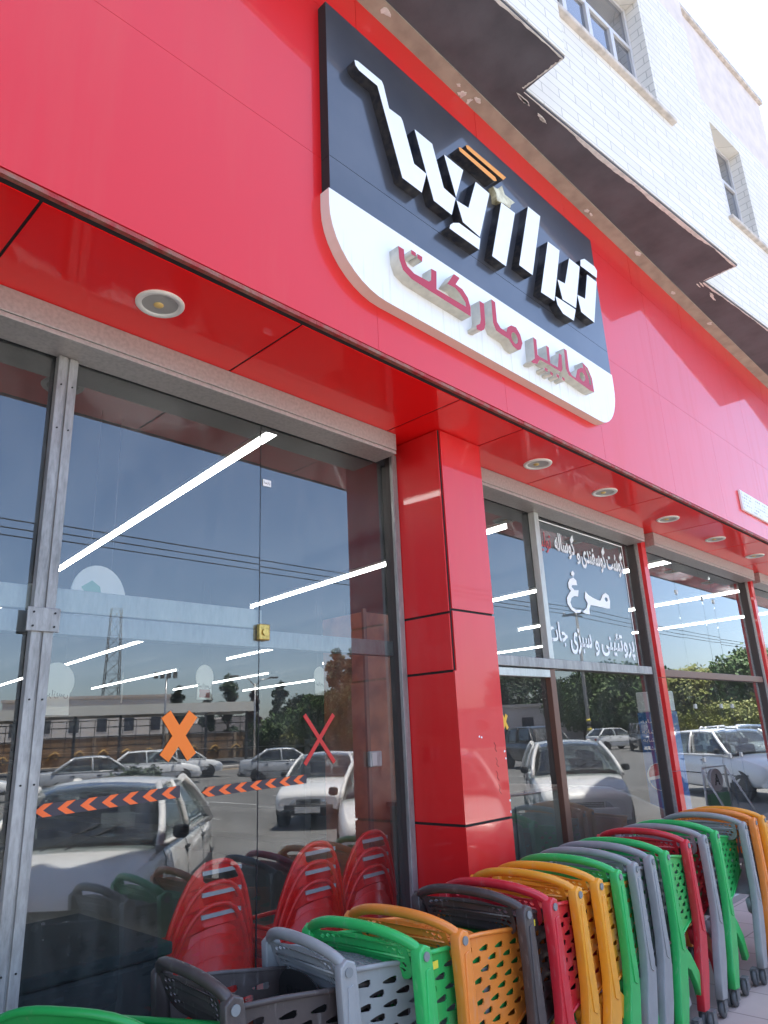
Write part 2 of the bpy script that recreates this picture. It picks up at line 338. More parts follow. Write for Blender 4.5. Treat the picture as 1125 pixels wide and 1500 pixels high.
WHITE_LET=[[[(2.024,4.961),(2.051,4.973),(2.228,4.978),(2.24,4.959),(2.275,4.825),(2.368,4.833),(2.382,4.815),(2.456,4.574),(2.558,4.571),(2.505,4.413),(2.35,4.414),(2.191,4.916),(2.055,4.915),(2.03,4.93)]],[[(2.48,4.828),(2.632,4.829),(2.708,4.568),(2.814,4.559),(2.763,4.414),(2.606,4.42),(2.56,4.568)]],[[(2.738,4.824),(2.918,4.826),(2.82,4.57)]],[[(3.039,4.815),(3.181,4.813),(3.026,4.408),(2.866,4.423),(2.822,4.549),(2.936,4.563)]],[[(2.73,4.305),(2.741,4.334),(2.772,4.365),(2.826,4.395),(3.029,4.397),(3.006,4.307)]],[[(3.309,4.82),(3.464,4.829),(3.282,4.33),(3.138,4.331)]],[[(3.647,4.987),(3.8,4.995),(3.595,4.418),(3.441,4.418)]],[[(3.862,4.82),(4.017,4.827),(3.844,4.337),(3.677,4.328)]],[[(4.149,4.829),(4.3,4.833),(4.147,4.416),(3.964,4.404),(3.93,4.545),(4.031,4.561)]],[[(3.868,4.385),(4.139,4.4),(4.086,4.289),(3.943,4.283),(3.881,4.324)]],[[(4.405,4.817),(4.553,4.823),(4.407,4.409),(4.22,4.416),(4.197,4.548),(4.313,4.566)]],[[(4.33,4.907),(4.4,4.952),(4.558,4.962),(4.589,4.939),(4.564,4.863),(4.316,4.849)]]]
ORANGE_BARS=[[[(2.878,4.962),(2.898,4.975),(3.254,4.979),(3.268,4.957),(3.234,4.936),(2.886,4.94)]],[[(2.956,5.031),(2.98,5.047),(3.386,5.059),(3.347,5.014),(2.964,5.01)]]]
STAR=[[[(3.264,4.934),(3.317,4.945),(3.374,5.004),(3.397,4.949),(3.515,4.954),(3.462,4.906),(3.446,4.87),(3.347,4.857),(3.292,4.837),(3.297,4.896)]]]
RED_LET=[[[(2.278,3.948),(2.321,3.949),(2.321,3.893),(2.338,3.859),(2.389,3.84),(2.505,3.847),(2.524,3.866),(2.531,3.939),(2.575,3.943),(2.564,3.829),(2.815,3.834),(2.813,3.86),(2.769,3.898),(2.729,3.914),(2.661,3.908),(2.728,4.002),(2.779,4.001),(2.737,3.941),(2.795,3.937),(2.84,3.903),(2.858,3.85),(2.852,3.789),(2.514,3.792),(2.365,3.797),(2.304,3.82),(2.281,3.873)]],[[(2.378,3.977),(2.414,3.977),(2.412,3.952),(2.376,3.95)]],[[(2.426,3.977),(2.465,3.978),(2.46,3.946),(2.423,3.95)]],[[(2.95,3.933),(2.993,3.933),(2.987,3.797),(2.971,3.758),(2.939,3.734),(2.897,3.728),(2.897,3.751),(2.934,3.778),(2.946,3.81)]],[[(3.072,3.999),(3.111,3.996),(3.109,3.864),(3.141,3.837),(3.198,3.835),(3.216,3.872),(3.259,3.904),(3.311,3.912),(3.35,3.878),(3.364,3.826),(3.338,3.774),(3.303,3.755),(3.254,3.762),(3.216,3.795),(3.137,3.795),(3.09,3.8),(3.066,3.842)],[(3.296,3.794),(3.283,3.79),(3.27,3.791),(3.258,3.798),(3.251,3.809),(3.248,3.823),(3.25,3.837),(3.256,3.85),(3.267,3.86),(3.28,3.865),(3.293,3.863),(3.304,3.857),(3.312,3.845),(3.315,3.831),(3.313,3.816),(3.306,3.803)]],[[(3.498,3.921),(3.534,3.916),(3.526,3.809),(3.55,3.804),(3.642,3.809),(3.648,3.922),(3.679,3.919),(3.672,3.804),(3.764,3.808),(3.802,3.926),(3.834,3.922),(3.821,3.815),(3.797,3.787),(3.659,3.787),(3.546,3.783),(3.51,3.74),(3.46,3.726),(3.441,3.731),(3.489,3.77)]],[[(3.594,3.749),(3.629,3.746),(3.624,3.725),(3.592,3.728)]],[[(3.657,3.743),(3.689,3.74),(3.684,3.719),(3.654,3.723)]],[[(3.735,3.754),(3.767,3.751),(3.762,3.729),(3.732,3.733)]],[[(3.805,3.758),(3.834,3.753),(3.829,3.733),(3.802,3.738)]],[[(3.877,3.989),(3.913,3.988),(3.91,3.839),(3.939,3.814),(3.987,3.811),(4.028,3.888),(4.085,3.923),(4.116,3.93),(4.114,3.975),(4.184,3.956),(4.226,3.892),(4.232,3.788),(4.18,3.782),(3.897,3.799),(3.868,3.837)],[(4.101,3.825),(4.086,3.821),(4.072,3.821),(4.06,3.827),(4.052,3.837),(4.05,3.85),(4.054,3.864),(4.062,3.876),(4.075,3.885),(4.089,3.89),(4.103,3.89),(4.115,3.884),(4.123,3.874),(4.125,3.861),(4.122,3.847),(4.113,3.835)],[(4.142,3.955),(4.177,3.93),(4.201,3.893),(4.202,3.833),(4.18,3.83),(4.176,3.879),(4.156,3.914)]]]
MORGH=[[[(5.303,2.851),(5.326,2.83),(5.304,2.802),(5.269,2.813),(5.274,2.833)]],[[(5.298,2.792),(5.34,2.773),(5.346,2.734),(5.302,2.729),(5.263,2.725),(5.25,2.709),(5.291,2.685),(5.358,2.692),(5.339,2.637),(5.279,2.635),(5.228,2.616),(5.2,2.575),(5.219,2.539),(5.279,2.521),(5.365,2.529),(5.343,2.503),(5.263,2.495),(5.196,2.519),(5.152,2.561),(5.154,2.608),(5.2,2.651),(5.233,2.673),(5.201,2.694),(5.202,2.737),(5.237,2.772)]],[[(5.474,2.695),(5.517,2.67),(5.591,2.653),(5.669,2.641),(5.72,2.641),(5.777,2.698),(5.836,2.721),(5.884,2.704),(5.897,2.654),(5.878,2.586),(5.817,2.582),(5.653,2.585),(5.534,2.586),(5.504,2.547),(5.502,2.503),(5.434,2.502),(5.376,2.511),(5.457,2.552),(5.487,2.594),(5.45,2.639)],[(5.84,2.645),(5.829,2.643),(5.819,2.645),(5.81,2.649),(5.804,2.655),(5.802,2.663),(5.805,2.67),(5.811,2.676),(5.82,2.68),(5.83,2.682),(5.841,2.68),(5.85,2.676),(5.855,2.669),(5.857,2.662),(5.855,2.655),(5.849,2.649)]]]
TREES_C=[(50.8, -49.7, 1.16, 'dark', 'tall dark cypress left of the pillar mirror image, beside the palm'),(54.1, -50.6, 1.21, 'dark', 'tall dark cypress at the edge of the pillar mirror image'),(61.0, -72.3, 1.02, 'dark', 'slim dark cypress right of the glass door joint'),(63.1, -87.6, 1.25, 'dark', 'dark cypress with a narrow tip behind the two-armed street lamp'),(64.5, -83.2, 0.98, 'plum', 'plum-coloured columnar tree left of the glass door joint'),(60.4, -97.8, 1.14, 'dark', 'small dark cypress behind the floodlight mast'),(62.0, -91.6, 0.97, 'dark', 'small dark cypress between the floodlight mast and the street lamp')]
TREES_R=[(61.4, -67.6, 1.28, 'round2', 'dark', 'low dark tree right of the slim cypress'),(46.6, -46.8, 0.86, 'round', 'green', 'leafy green tree below the palm'),(45.7, -42.0, 1.08, 'round2', 'green', 'leafy green tree at the edge of the pillar mirror image'),(72.0, -41.8, 1.3, 'round', 'dark', 'dark tree mirrored right beside the pillar'),(67.5, -32.0, 0.97, 'round', 'green', 'broad green tree left of the utility pole'),(64.6, -27.7, 1.06, 'round', 'green', 'broad green tree behind the utility pole'),(62.8, -23.9, 1.26, 'round2', 'green', 'broad green tree right of the utility pole'),(70.2, -24.8, 0.94, 'round', 'dark', 'dark broad tree behind the drink cooler'),(60.3, -17.8, 1.09, 'round2', 'lime', 'yellow-green tree right of the first slim column'),(67.7, -18.7, 0.8, 'round', 'dark', 'dark broad tree behind the frameless glass strips'),(64.9, -15.8, 1.16, 'round2', 'green', 'green tree in the middle of the frameless glass strips'),(62.1, -13.0, 1.05, 'round', 'green', 'tall green tree left of the second slim column'),(63.2, -11.8, 0.91, 'round2', 'lime', 'yellow-green tree at the right edge of the mirror image')]
BUSHES=[(50.5, -60.1, 1.24, 'green', 'dark green bush behind the wall, left of the yellow hedge'),(50.6, -57.1, 1.4, 'green', 'green bush left of the palm'),(49.6, -52.4, 1.08, 'lime', 'yellow-green hedge bush under the palm'),(49.6, -49.4, 0.9, 'lime', 'yellow-green hedge bush left of the red tape cross'),(48.2, -45.1, 1.03, 'green', 'green bush right of the red tape cross'),(50.7, -13.4, 0.75, 'lime', 'yellow-green bush right of the first slim column'),(52.0, -12.0, 0.8, 'lime', 'yellow-green bush in the frameless glass strips'),(51.8, -9.3, 0.91, 'lime', 'yellow-green bush left of the second slim column')]
PALM=(49.5, -51.0)
# ------------------------------------------------------------------ ground
MB().box(-400, 500, -900, 3.0, -.30, -.12).build('ground', EARTH)['kind'] = 'structure'
MB().box(-60, 90, -34, 1.25, -.121, -.116).build('parking_lot', ASPHALT)['kind'] = 'structure'
MB().prismz([(-60, -46), (90, -33.9), (90, -55), (-60, -78)], -.118, -.112).build('road', ROADM)['kind'] = 'structure'
MB().box(-12, 40, 1.25, 2.95, -.12, 0).build('pavement', PAVER)['kind'] = 'structure'
MB().box(-12, 40, 1.10, 1.25, -.12, .004).build('kerb', KERB, bevel=.02)['kind'] = 'structure'
MB().prismz([(-60, -43.5), (90, -31.3), (90, -32.3), (-60, -44.6)], -.12, .05).build('traffic_island', KERB, bevel=.03)['kind'] = 'structure'
k = MB()
for i in range(9): k.box(2 + 2.7*i, 2.1 + 2.7*i, -14.5, -9.5, -.1165, -.112)
k.build('parking_marking', mat('road_paint', (.55, .55, .53), .8, var=.5, vscale=3))['kind'] = 'structure'
hb = MB(); random.seed(3)
hp = [(-700 + 35*i, 34 + 9*sin(i*.31) + 6*sin(i*.83+1) + random.uniform(0, 3)) for i in range(61)]
hb.prism([(-700, -1)] + hp[::1] + [(1400, -1)], -1500, -1300)
hb.build('hills', HILL)['kind'] = 'structure'
# ------------------------------------------------------------------ the shop building
B = empty('shop_building', (0, 0, 0), 0, 'shop building with glossy red fascia at street level and white brick bays jutting out above', 'building')
SX = [-3.2, -1.4, 2.235, 3.32, 4.53, 5.74, 6.9, 8.1, 9.3, 10.5, 11.7, 12.9, 14.1, 15.3, 16.5, 18]
MX = [-3.2, -1.4, 2.3, 5.74, 8.1, 10.4, 12.7, 15, 18]
UX = [-3.2, -1.2, 2.17, 3.29, 4.42, 5.55, 6.65, 7.95, 9.1, 10.2, 11.3, 12.4, 13.5, 14.6, 15.7, 18]
g = .0010
f = MB()
for a, b in zip(SX, SX[1:]): f.box(a+g, b-g, 2.10, 2.12, 3.397, 4.319)
for a, b in zip(MX, MX[1:]): f.box(a+g, b-g, 2.10, 2.12, 4.321, 5.335)
for a, b in zip(UX, UX[1:]): f.box(a+2*g, b-2*g, 2.10, 2.12, 5.337, 5.64)
f.build('fascia', RED, B)
MB().box(-3.2, 18, 2.123, 2.2, 3.40, 5.66).build('fascia_backing', GAP, B)
TRIM = mat('worn_red_trim', (.34, .012, .012), .6, var=.6, vscale=16, var_col=(.26, .13, .09), bump=.5, bscale=30)
random.seed(11); tb = MB(); x = -3.2
while x < 18:
    w = random.uniform(.25, .7); o = random.uniform(0, .003)
    tb.box(x, min(18, x + w - .001), 2.103 - o, 2.122, 3.374, 3.393 - random.uniform(0, .002)); x += w
tb.build('fascia_trim', TRIM, B)
QX = [-3.2, -1.6, -.47, .665, 1.79, 2.92, 3.54, 4.43, 5.6, 6.77, 7.94, 9.11, 10.28, 11.45, 12.62, 13.8, 15, 16.2, 18]
q = MB()
for a, b in zip(QX, QX[1:]): q.box(a+.006, b-.006, 2.146, 2.885, 3.37, 3.374)
q.build('canopy_soffit', RED_SOF, B)
MB().box(-3.2, 18, 2.122, 2.92, 3.3745, 3.396).build('soffit_backing', GAP, B)
MB().box(-3.2, 18, 2.90, 2.945, 3.24, 3.72).build('lintel', INTC, B)
# upper storeys: a saw-tooth row of bays
ANG = math.atan2(-.315, 3.09); LEN = 3.106
def bay(x0, win):
    m = MB()
    def wall(u0, u1, z0, z1, mi):
        m.mi = mi; m.box(u0, u1, 0, .22, z0, z1)
    zt = 8.55
    if win:
        a, b, c, dd = win
        wall(0, a, 5.67, dd, 0); wall(b, LEN, 5.67, dd, 0); wall(a, b, 5.67, c, 0)
        if dd < zt: wall(0, LEN, dd, zt, 0)
        wall(0, LEN, max(zt, dd), 9.86, 1)
    else:
        wall(0, LEN, 5.67, zt, 0); wall(0, LEN, zt, 9.86, 1)
    m.mi = 0; m.box(LEN-.22, LEN, .22, .75, 5.67, zt); m.mi = 1; m.box(LEN-.22, LEN, .22, .75, zt, 9.86)
    o = m.build('brick_bay', [BRICK_W, PLASTER_P], B, fix=False); o.location = (x0, 1.77, 0); o.rotation_euler = (0, 0, ANG)
    MB().box(-.02, LEN+.04, -.045, .30, 9.862, 9.94).build('coping', STONE, o, bevel=.01)
    if win:
        fr = MB(); t = .045; y0, y1 = .13, .18; tz = c + (dd-c)*.60
        fr.box(a+.003, a+t, y0, y1, c+.003, dd-.003); fr.box(b-t, b-.003, y0, y1, c+.003, dd-.003)
        fr.box(a+t, b-t, y0+.002, y1, c+.003, c+t); fr.box(a+t, b-t, y0+.002, y1, dd-t, dd-.003); fr.box(a+t, b-t, y0+.002, y1, tz, tz+t)
        nm = 3 if b - a > 1 else 1
        for i in range(1, nm+1):
            u = a + (b-a)*i/(nm+1); fr.box(u-.024, u+.024, y0-.004, y1, c+t, tz); 
            if i == 2 or nm == 1: fr.box(u-.018, u+.018, y0+.004, y1, tz+t, dd-t)
            fr.box(u+.030, u+.055, y0+.006, y1, c+t, tz)
        fr.build('window_frame', UFRAME, o, bevel=.004)
        MB().box(a+.02, b-.02, .155, .165, c+.02, dd-.02).build('window_pane', WGLASS, o)
        MB().box(a-.06, b+.22, -.05, .14, c-.05, c-.002).build('window_sill', STONE, o, bevel=.008)
    return o
for x0, wn in ((-5.89, None), (-2.79, (.55, 2.05, 6.8, 8.15)), (.31, None), (3.41, (.55, 2.05, 6.82, 8.14)), (6.51, (1.06, 1.84, 6.92, 8.28)), (9.61, (.9, 2.2, 6.85, 8.2)), (12.71, (.55, 2.05, 6.8, 8.15)), (15.81, None)):
    bay(x0, wn)
sp = []
for i in range(-2, 6):
    x0 = .31 + 3.1*i; sp += [(x0 + .004, 1.775), (x0 + 3.085, 1.462)]
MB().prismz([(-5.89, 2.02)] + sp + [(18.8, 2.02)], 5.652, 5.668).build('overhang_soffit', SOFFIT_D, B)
MB().box(-3.2, 18, 1.99, 2.10, 5.640, 5.651).build('overhang_edge_strip', TAN, B)
random.seed(5); pe = MB()
def blob(m, cx, cy, rx, ry, z, n=9):
    pts = [(cx + rx*cos(2*pi*i/n)*random.uniform(.45, 1.25), cy + ry*sin(2*pi*i/n)*random.uniform(.45, 1.25)) for i in range(n)]
    m.prismz(pts, z-.004, z)
for i in range(-1, 6):                                   # rough plaster left along the bottom edges
    x0 = .31 + 3.1*i
    top = [(x0 + .01 + 3.07*j/90, 1.774 - .3125*j/90 + .006) for j in range(91)]
    wv = .012; inn = []
    for px, py in top:
        wv = max(.005, min(.035, wv + random.gauss(0, .0035))); inn.append((px, py + wv))
    pe.prismz(top + inn[::-1], 5.6475, 5.6515)
    for j in range(4): blob(pe, x0 + random.uniform(.02, .35), 1.80 + random.uniform(.0, .05), random.uniform(.03, .08), random.uniform(.006, .012), 5.651, 14)
    ed = [(x0 + 3.083, 1.47 + .01*j) for j in range(31)]; pe.prismz(ed + [(px - random.uniform(.004, .016), py) for px, py in ed[::-1]], 5.6475, 5.6515)
pe.build('plaster_remnants', PLASTER, B)
for cx in (3.05, 3.12, 3.20, 3.24, 4.75, 4.82, 5.6, 6.45, 2.35, 7.3):
    ch = MB(); blob(ch, cx, 2.0 + random.uniform(.01, .08), random.uniform(.015, .05), random.uniform(.008, .03), 5.6395, 12); ch.build('bare_patch', PLASTER, B)
MB().box(-5.9, 18.8, 2.25, 9.0, 5.67, 9.5).build('upper_storeys', PLASTER, B)
# ------------------------------------------------------------------ pillar and columns
MB().box(3.133, 3.532, 2.489, 2.93, 0, 3.366).build('pillar_core', GAP, B)
pl = MB(); h = .007
for z0, z1 in ((0, 1.145), (1.145+2*h, 1.935)): pl.box(3.125, 3.54, 2.48, 2.492, z0, z1)
pl.box(3.143, 3.54, 2.48, 2.492, 1.935, 2.265); pl.box(3.143, 3.54, 2.48, 2.492, 2.265+2*h, 3.364)
for z0, z1 in ((0, 1.145), (1.145+2*h, 1.928), (1.928+2*h, 2.25), (2.25+2*h, 3.364)): pl.box(3.125, 3.137, 2.4925, 2.93, z0, z1)
for z0, z1 in ((0, 1.145), (1.145+2*h, 2.265), (2.265+2*h, 3.364)): pl.box(3.528, 3.54, 2.4925, 2.93, z0, z1)
pl.build('pillar', RED, B, fix=False)
for cx in (6.44, 9.52, 12.60, 15.7):
    c = MB(); c.box(cx+.065, cx+.155, 2.79, 2.93, 0, 1.2); c.box(cx+.065, cx+.155, 2.79, 2.93, 1.205, 2.0); c.box(cx+.065, cx+.155, 2.79, 2.93, 2.005, 3.366); c.build('slim_column', RED, B)
    MB().box(cx+.048, cx+.0645, 2.826, 2.93, 0, 3.366).build('column_edge_strip', ALU, B)
    MB().box(cx+.030, cx+.0475, 2.852, 2.93, 0, 3.366).build('shutter_guide', GUIDE, B)
MB().box(3.078, 3.122, 2.825, 2.85, 0, 3.30).build('guide_rail', ALU_W, B, bevel=.003)
MB().box(3.092, 3.122, 2.852, 2.93, 0, 3.366).build('shutter_guide', GUIDE, B)
pl2 = MB()
for a, b in ((-3.2, 2.99), (3.56, 6.40), (6.61, 9.48), (9.69, 12.56), (12.77, 15.66)):
    s = MB()
    s.box(a, b, 2.70, 2.88, 3.262, 3.368); s.box(a, b, 2.703, 2.88, 3.238, 3.259); s.box(a, b, 2.712, 2.88, 3.2585, 3.2625)
    s.build('shutter_box', ALU, B, bevel=.003)
# ------------------------------------------------------------------ shopfront glazing
def frame(name, m, *boxes, bevel=.003):
    f = MB()
    for b in boxes: f.box(*b)
    return f.build(name, m, B, bevel=bevel)
PR = random.Random(21)
def pane(x0, x1, z0, z1, y=2.89):        # each pane hangs a hair out of line with the next, as real ones do
    cx, cz = (x0+x1)/2, (z0+z1)/2
    o = MB().box(x0-cx, x1-cx, 0, .008, z0-cz, z1-cz).build('glass_pane', GLASS if x0 < 6.5 else GLASS_CLEAR, B, (cx, y, cz))
    o.rotation_euler = (R(PR.uniform(-.10, .10)), 0, R(PR.uniform(-.10, .10))); return o
frame('mullion', ALU_W, (1.030, 1.066, 2.848, 2.886, .0, 3.236), (1.076, 1.114, 2.848, 2.886, 0, 3.236), (1.064, 1.078, 2.858, 2.886, 0, 3.236))
mp = frame('mullion_plate', ALU_W, (1.008, 1.132, 2.839, 2.8475, 2.052, 2.145))
sc = MB()
for zz in (.9, 1.5, 2.9, 3.1, 1.8): sc.cyl((1.048, 2.847, zz), (0, 1, 0), .0035, .006, 8).cyl((1.095, 2.847, zz), (0, 1, 0), .0035, .006, 8)
for xx in (1.03, 1.11):
    for zz in (2.072, 2.125): sc.cyl((xx, 2.838, zz), (0, 1, 0), .004, .006, 8)
sc.build('mullion_screw', GAP, B)
frame('transom', TRANS, (-3.2, 3.10, 2.902, 2.96, 2.055, 2.14))
frame('transom_cover', TRANS_C, (-3.2, 2.145, 2.901, 2.935, 2.146, 2.24))
for z0, z1 in ((.06, 3.24),):
    pane(-3.2, 1.03, z0, z1); pane(1.075, 2.118, z0, z1); pane(2.123, 3.09, z0, z1)
frame('glass_joint', GAP, (2.1186, 2.1224, 2.889, 2.897, .06, 3.24), bevel=0)
frame('threshold', STEEL, (-3.2, 3.046, 2.84, 2.92, .0, .055))
bp = MB(); bp.box(2.102, 2.168, 2.862, 2.888, 2.085, 2.165); bp.build('patch_lock', BRASS, B, bevel=.006)
MB().cyl((2.135, 2.860, 2.125), (0, 1, 0), .017, .012, 16).build('lock_cylinder', BRASS, B)
hd = MB(); hd.box(2.835, 2.925, 2.862, 2.888, 1.455, 1.535); hd.build('door_pull', ALU_W, B, bevel=.006)
MB().box(2.845, 2.88, 2.858, 2.862, 1.462, 1.528).build('door_pull_plate', LAMPGREY, B)
# second bay of the shopfront
frame('transom', ALU_W, (3.545, 6.41, 2.825, 2.885, 2.03, 2.098))
frame('transom', ALU_PALE, (3.545, 4.70, 2.84, 2.885, 1.965, 2.02))
frame('mullion', ALU_PALE, (4.698, 4.762, 2.83, 2.885, 2.10, 3.236))
frame('mullion', BRONZE, (4.705, 4.775, 2.845, 2.89, .06, 2.028))
pane(3.545, 4.73, .06, 2.03); pane(4.74, 6.41, .06, 2.03); pane(3.545, 4.73, 2.06, 3.24); pane(4.738, 6.41, 2.06, 3.24)
frame('threshold', STEEL, (3.545, 6.41, 2.84, 2.92, 0, .055))
# third bay and on: frameless strips of glass with small clips
xs = [6.61, 7.42, 8.12, 8.45, 9.48]
frame('transom', BRONZE, (6.61, 9.48, 2.835, 2.885, 2.02, 2.085))
for a, b in zip(xs, xs[1:]):
    pane(a+.003, b-.003, .06, 2.05); pane(a+.003, b-.003, 2.055, 3.24)
cl = MB()
for a in xs[1:-1]:
    for zz in (2.9, 1.75, 1.25): cl.box(a-.02, a+.02, 2.878, 2.905, zz-.022, zz+.022)
cl.build('glass_clip', STEEL, B, bevel=.003)
for a, b in ((9.69, 12.56), (12.77, 15.66)):
    frame('transom', BRONZE, (a, b, 2.835, 2.885, 2.02, 2.085)); mid = (a+b)/2
    for p, r in ((a, mid), (mid, b)): pane(p+.003, r-.003, .06, 2.05); pane(p+.003, r-.003, 2.055, 3.24)
    frame('threshold', STEEL, (a, b, 2.84, 2.92, 0, .055))
frame('threshold', STEEL, (6.61, 9.48, 2.84, 2.92, 0, .055))
# the shop's inside
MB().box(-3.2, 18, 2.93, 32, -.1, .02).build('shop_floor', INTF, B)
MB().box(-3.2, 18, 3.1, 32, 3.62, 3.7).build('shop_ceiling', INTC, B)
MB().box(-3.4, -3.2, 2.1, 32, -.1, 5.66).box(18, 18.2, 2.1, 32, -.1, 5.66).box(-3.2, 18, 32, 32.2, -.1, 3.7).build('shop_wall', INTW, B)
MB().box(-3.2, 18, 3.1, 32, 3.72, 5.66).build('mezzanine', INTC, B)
# ------------------------------------------------------------------ recessed downlights in the canopy
def downlight(x, y, label):
    t = empty('downlight', (x, y, 3.37), 0, label, 'downlight', 'round downlights in the red canopy')
    MB().lathe([(.072, -.001), (.074, -.008), (.094, -.010), (.099, -.004), (.099, 0)], (0, 0, 0), n=32).build('ring', LAMPRING, t)
    MB().lathe([(.0735, -.004), (.062, -.0025), (.040, -.0015), (.0, -.0012)], (0, 0, 0), n=32).build('reflector', LAMPGREY, t)
    MB().lathe([(.0, -.010), (.014, -.009), (.020, -.004), (.021, -.0015)], (.0, .012, 0), n=20).build('bulb', LAMPBULB, t)
    return t
for x, l in ((1.25, 'large round downlight with a yellow bulb, in the red canopy left of the pillar'),
             (4.125, 'round downlight in the red canopy just right of the pillar'),
             (5.09, 'round downlight in the red canopy above the lettered window'),
             (6.28, 'round downlight in the red canopy in front of the first slim red column'),
             (7.43, 'round downlight in the red canopy above the strips of frameless glass'),
             (8.63, 'round downlight in the red canopy just before the second slim red column'),
             (9.8, 'farthest visible round downlight, beside the second slim red column')):
    downlight(x, 2.41, l)
# ------------------------------------------------------------------ the big sign
sg = empty('shop_sign', (3.28, 2.10, 3.64), 0, 'large charcoal and white shop sign with raised Persian letters on the red fascia', 'sign')
bx, bz = -3.28, -3.64
def up3(me): 
    for v in me.vertices: v.co += Vector((bx, -2.10, bz))
    return me
SB = {'XL': 1.885, 'XR': 4.69}
def sign_plate(name, poly, m, y0, y1):
    o = MB().prism(poly, y0, y1).mesh(name); o = up3(o); face_side(o); return link(name, o, m, sg)
top1 = [(1.885, 4.302), (4.69, 4.302), (4.69, 5.305), (1.885, 5.30)]
sign_plate('charcoal_panel', top1, [BLACK_P, GAP], 2.04, 2.099)
sign_plate('charcoal_panel', [(1.885, 4.103), (4.69, 4.113), (4.69, 4.299), (1.885, 4.299)], [BLACK_P, GAP], 2.04, 2.099)
wl = [(1.875, 4.10)] + [(1.875 + .37 - .37*cos(R(a)), 4.01 - .37*sin(R(a))) for a in range(0, 91, 9)] + [(4.70 - .30 + .30*sin(R(a)), 3.645 + .36 - .36*cos(R(a))) for a in range(0, 91, 9)] + [(4.70, 4.11)]
sign_plate('white_panel', wl, [WHITE_S, CREAM], 2.037, 2.099)
def letters(name, L, mats, y0, y1, bevel=0.0):
    for polys in L:
        w = y1 - y0
        me = flat(polys, w, lambda u, v, ww: (u + bx, (y0 + y1)/2 - ww - 2.10, v + bz), bevel)
        face_side(me); link(name, me, mats, sg)
letters('white_letter', WHITE_LET, [LET_W, LET_SIDE], 1.98, 2.0399)
letters('red_letter', RED_LET, [LET_R, LET_RSIDE], 1.975, 2.0369)
letters('orange_bar', ORANGE_BARS, [ORANGE_L, LET_SIDE], 1.97, 2.0399)
letters('star', STAR, [STAR_M, STAR_M], 2.0, 2.0399)
# white plaque on the fascia
pq = empty('address_plaque', (7.9, 2.10, 3.6), 0, 'small white plaque with rows of tiny dark writing on the red fascia', 'plaque')
MB().box(-.52, .52, -.025, -.001, -.01, .20).build('board', WHITE_P, pq, bevel=.004)
pm_ = brick_mat('plaque_print', (.74, .72, .68), (.20, .18, .18), (.74, .72, .68), .055, .036, .011, off=.37, bump=0, dirt=0, rough=.5)
MB().box(-.50, .50, -.028, -.0255, .0, .19).build('printed_face', pm_, pq)
# scratches and pen strokes on the pillar
for x, z in ((3.43, 1.52), (3.435, 1.44), (3.43, 1.37), (3.44, 1.30)):
    MB().tube([(x, 2.4797, z+.03), (x+.012, 2.4797, z+.012), (x+.004, 2.4797, z-.005), (x+.02, 2.4797, z-.02)], .0012, 4).build('pen_stroke', GAP, B)
for x, z in ((3.30, 1.585), (3.32, 1.58), (3.525, 1.50), (3.53, 1.46), (3.533, 1.18), (3.535, 1.24)):
    n = 7; MB().prism([(x + .008*cos(2*pi*i/n)*random.uniform(.5, 1.2), z + .006*sin(2*pi*i/n)*random.uniform(.5, 1.4)) for i in range(n)], 2.4785, 2.4799).build('chipped_paint', WHITE_P, B)
# ------------------------------------------------------------------ stickers and lettering on the glass
def stick(name, m, polys, label, cat, y=2.887, t=.0016, group=None):
    o = link(name, flat(polys, t, lambda u, v, w: (u, y - w, v)), m); return tag(o, label, cat, group)
def bar(x0, z0, x1, z1, w):
    dx, dz = x1-x0, z1-z0; l = math.hypot(dx, dz); px, pz = -dz/l*w/2, dx/l*w/2
    return [(x0+px, z0+pz), (x0-px, z0-pz), (x1-px, z1-pz), (x1+px, z1+pz)]
def xshape(cx, cz, hw, hh, w):
    a = Vector((hw, hh)).normalized(); n1 = Vector((-a.y, a.x))*w/2; b = Vector((hw, -hh)).normalized(); n2 = Vector((-b.y, b.x))*w/2
    def I(p, d, q, e):
        t = ((q-p).x*e.y - (q-p).y*e.x) / (d.x*e.y - d.y*e.x); return p + d*t
    c = Vector((cx, cz)); tr = c + Vector((hw, hh)); tl = c + Vector((-hw, hh)); bl = c - Vector((hw, hh)); br = c + Vector((hw, -hh))
    P = [tr - n1, tr + n1, I(c+n1, a, c+n2, b), tl + n2, tl - n2, I(c-n2, b, c+n1, a), bl + n1, bl - n1, I(c-n1, a, c-n2, b), br - n2, br + n2, I(c-n1, a, c+n2, b)]
    return [(p.x, p.y) for p in P]
stick('cross_sticker', ORANGE_V, [xshape(1.70, 1.652, .066, .090, .052)], 'bold orange cross sticker on the left window pane', 'sticker')
stick('cross_sticker', RED_V, [xshape(2.50, 1.612, .098, .118, .022)], 'thin red tape cross on the door glass beside the wood panel', 'sticker')
stick('cross_sticker', mat('yellow_vinyl', (.85, .45, .02), .45), [xshape(4.135, 1.665, .028, .045, .026)], 'small yellow cross sticker on the glass right of the pillar', 'sticker')
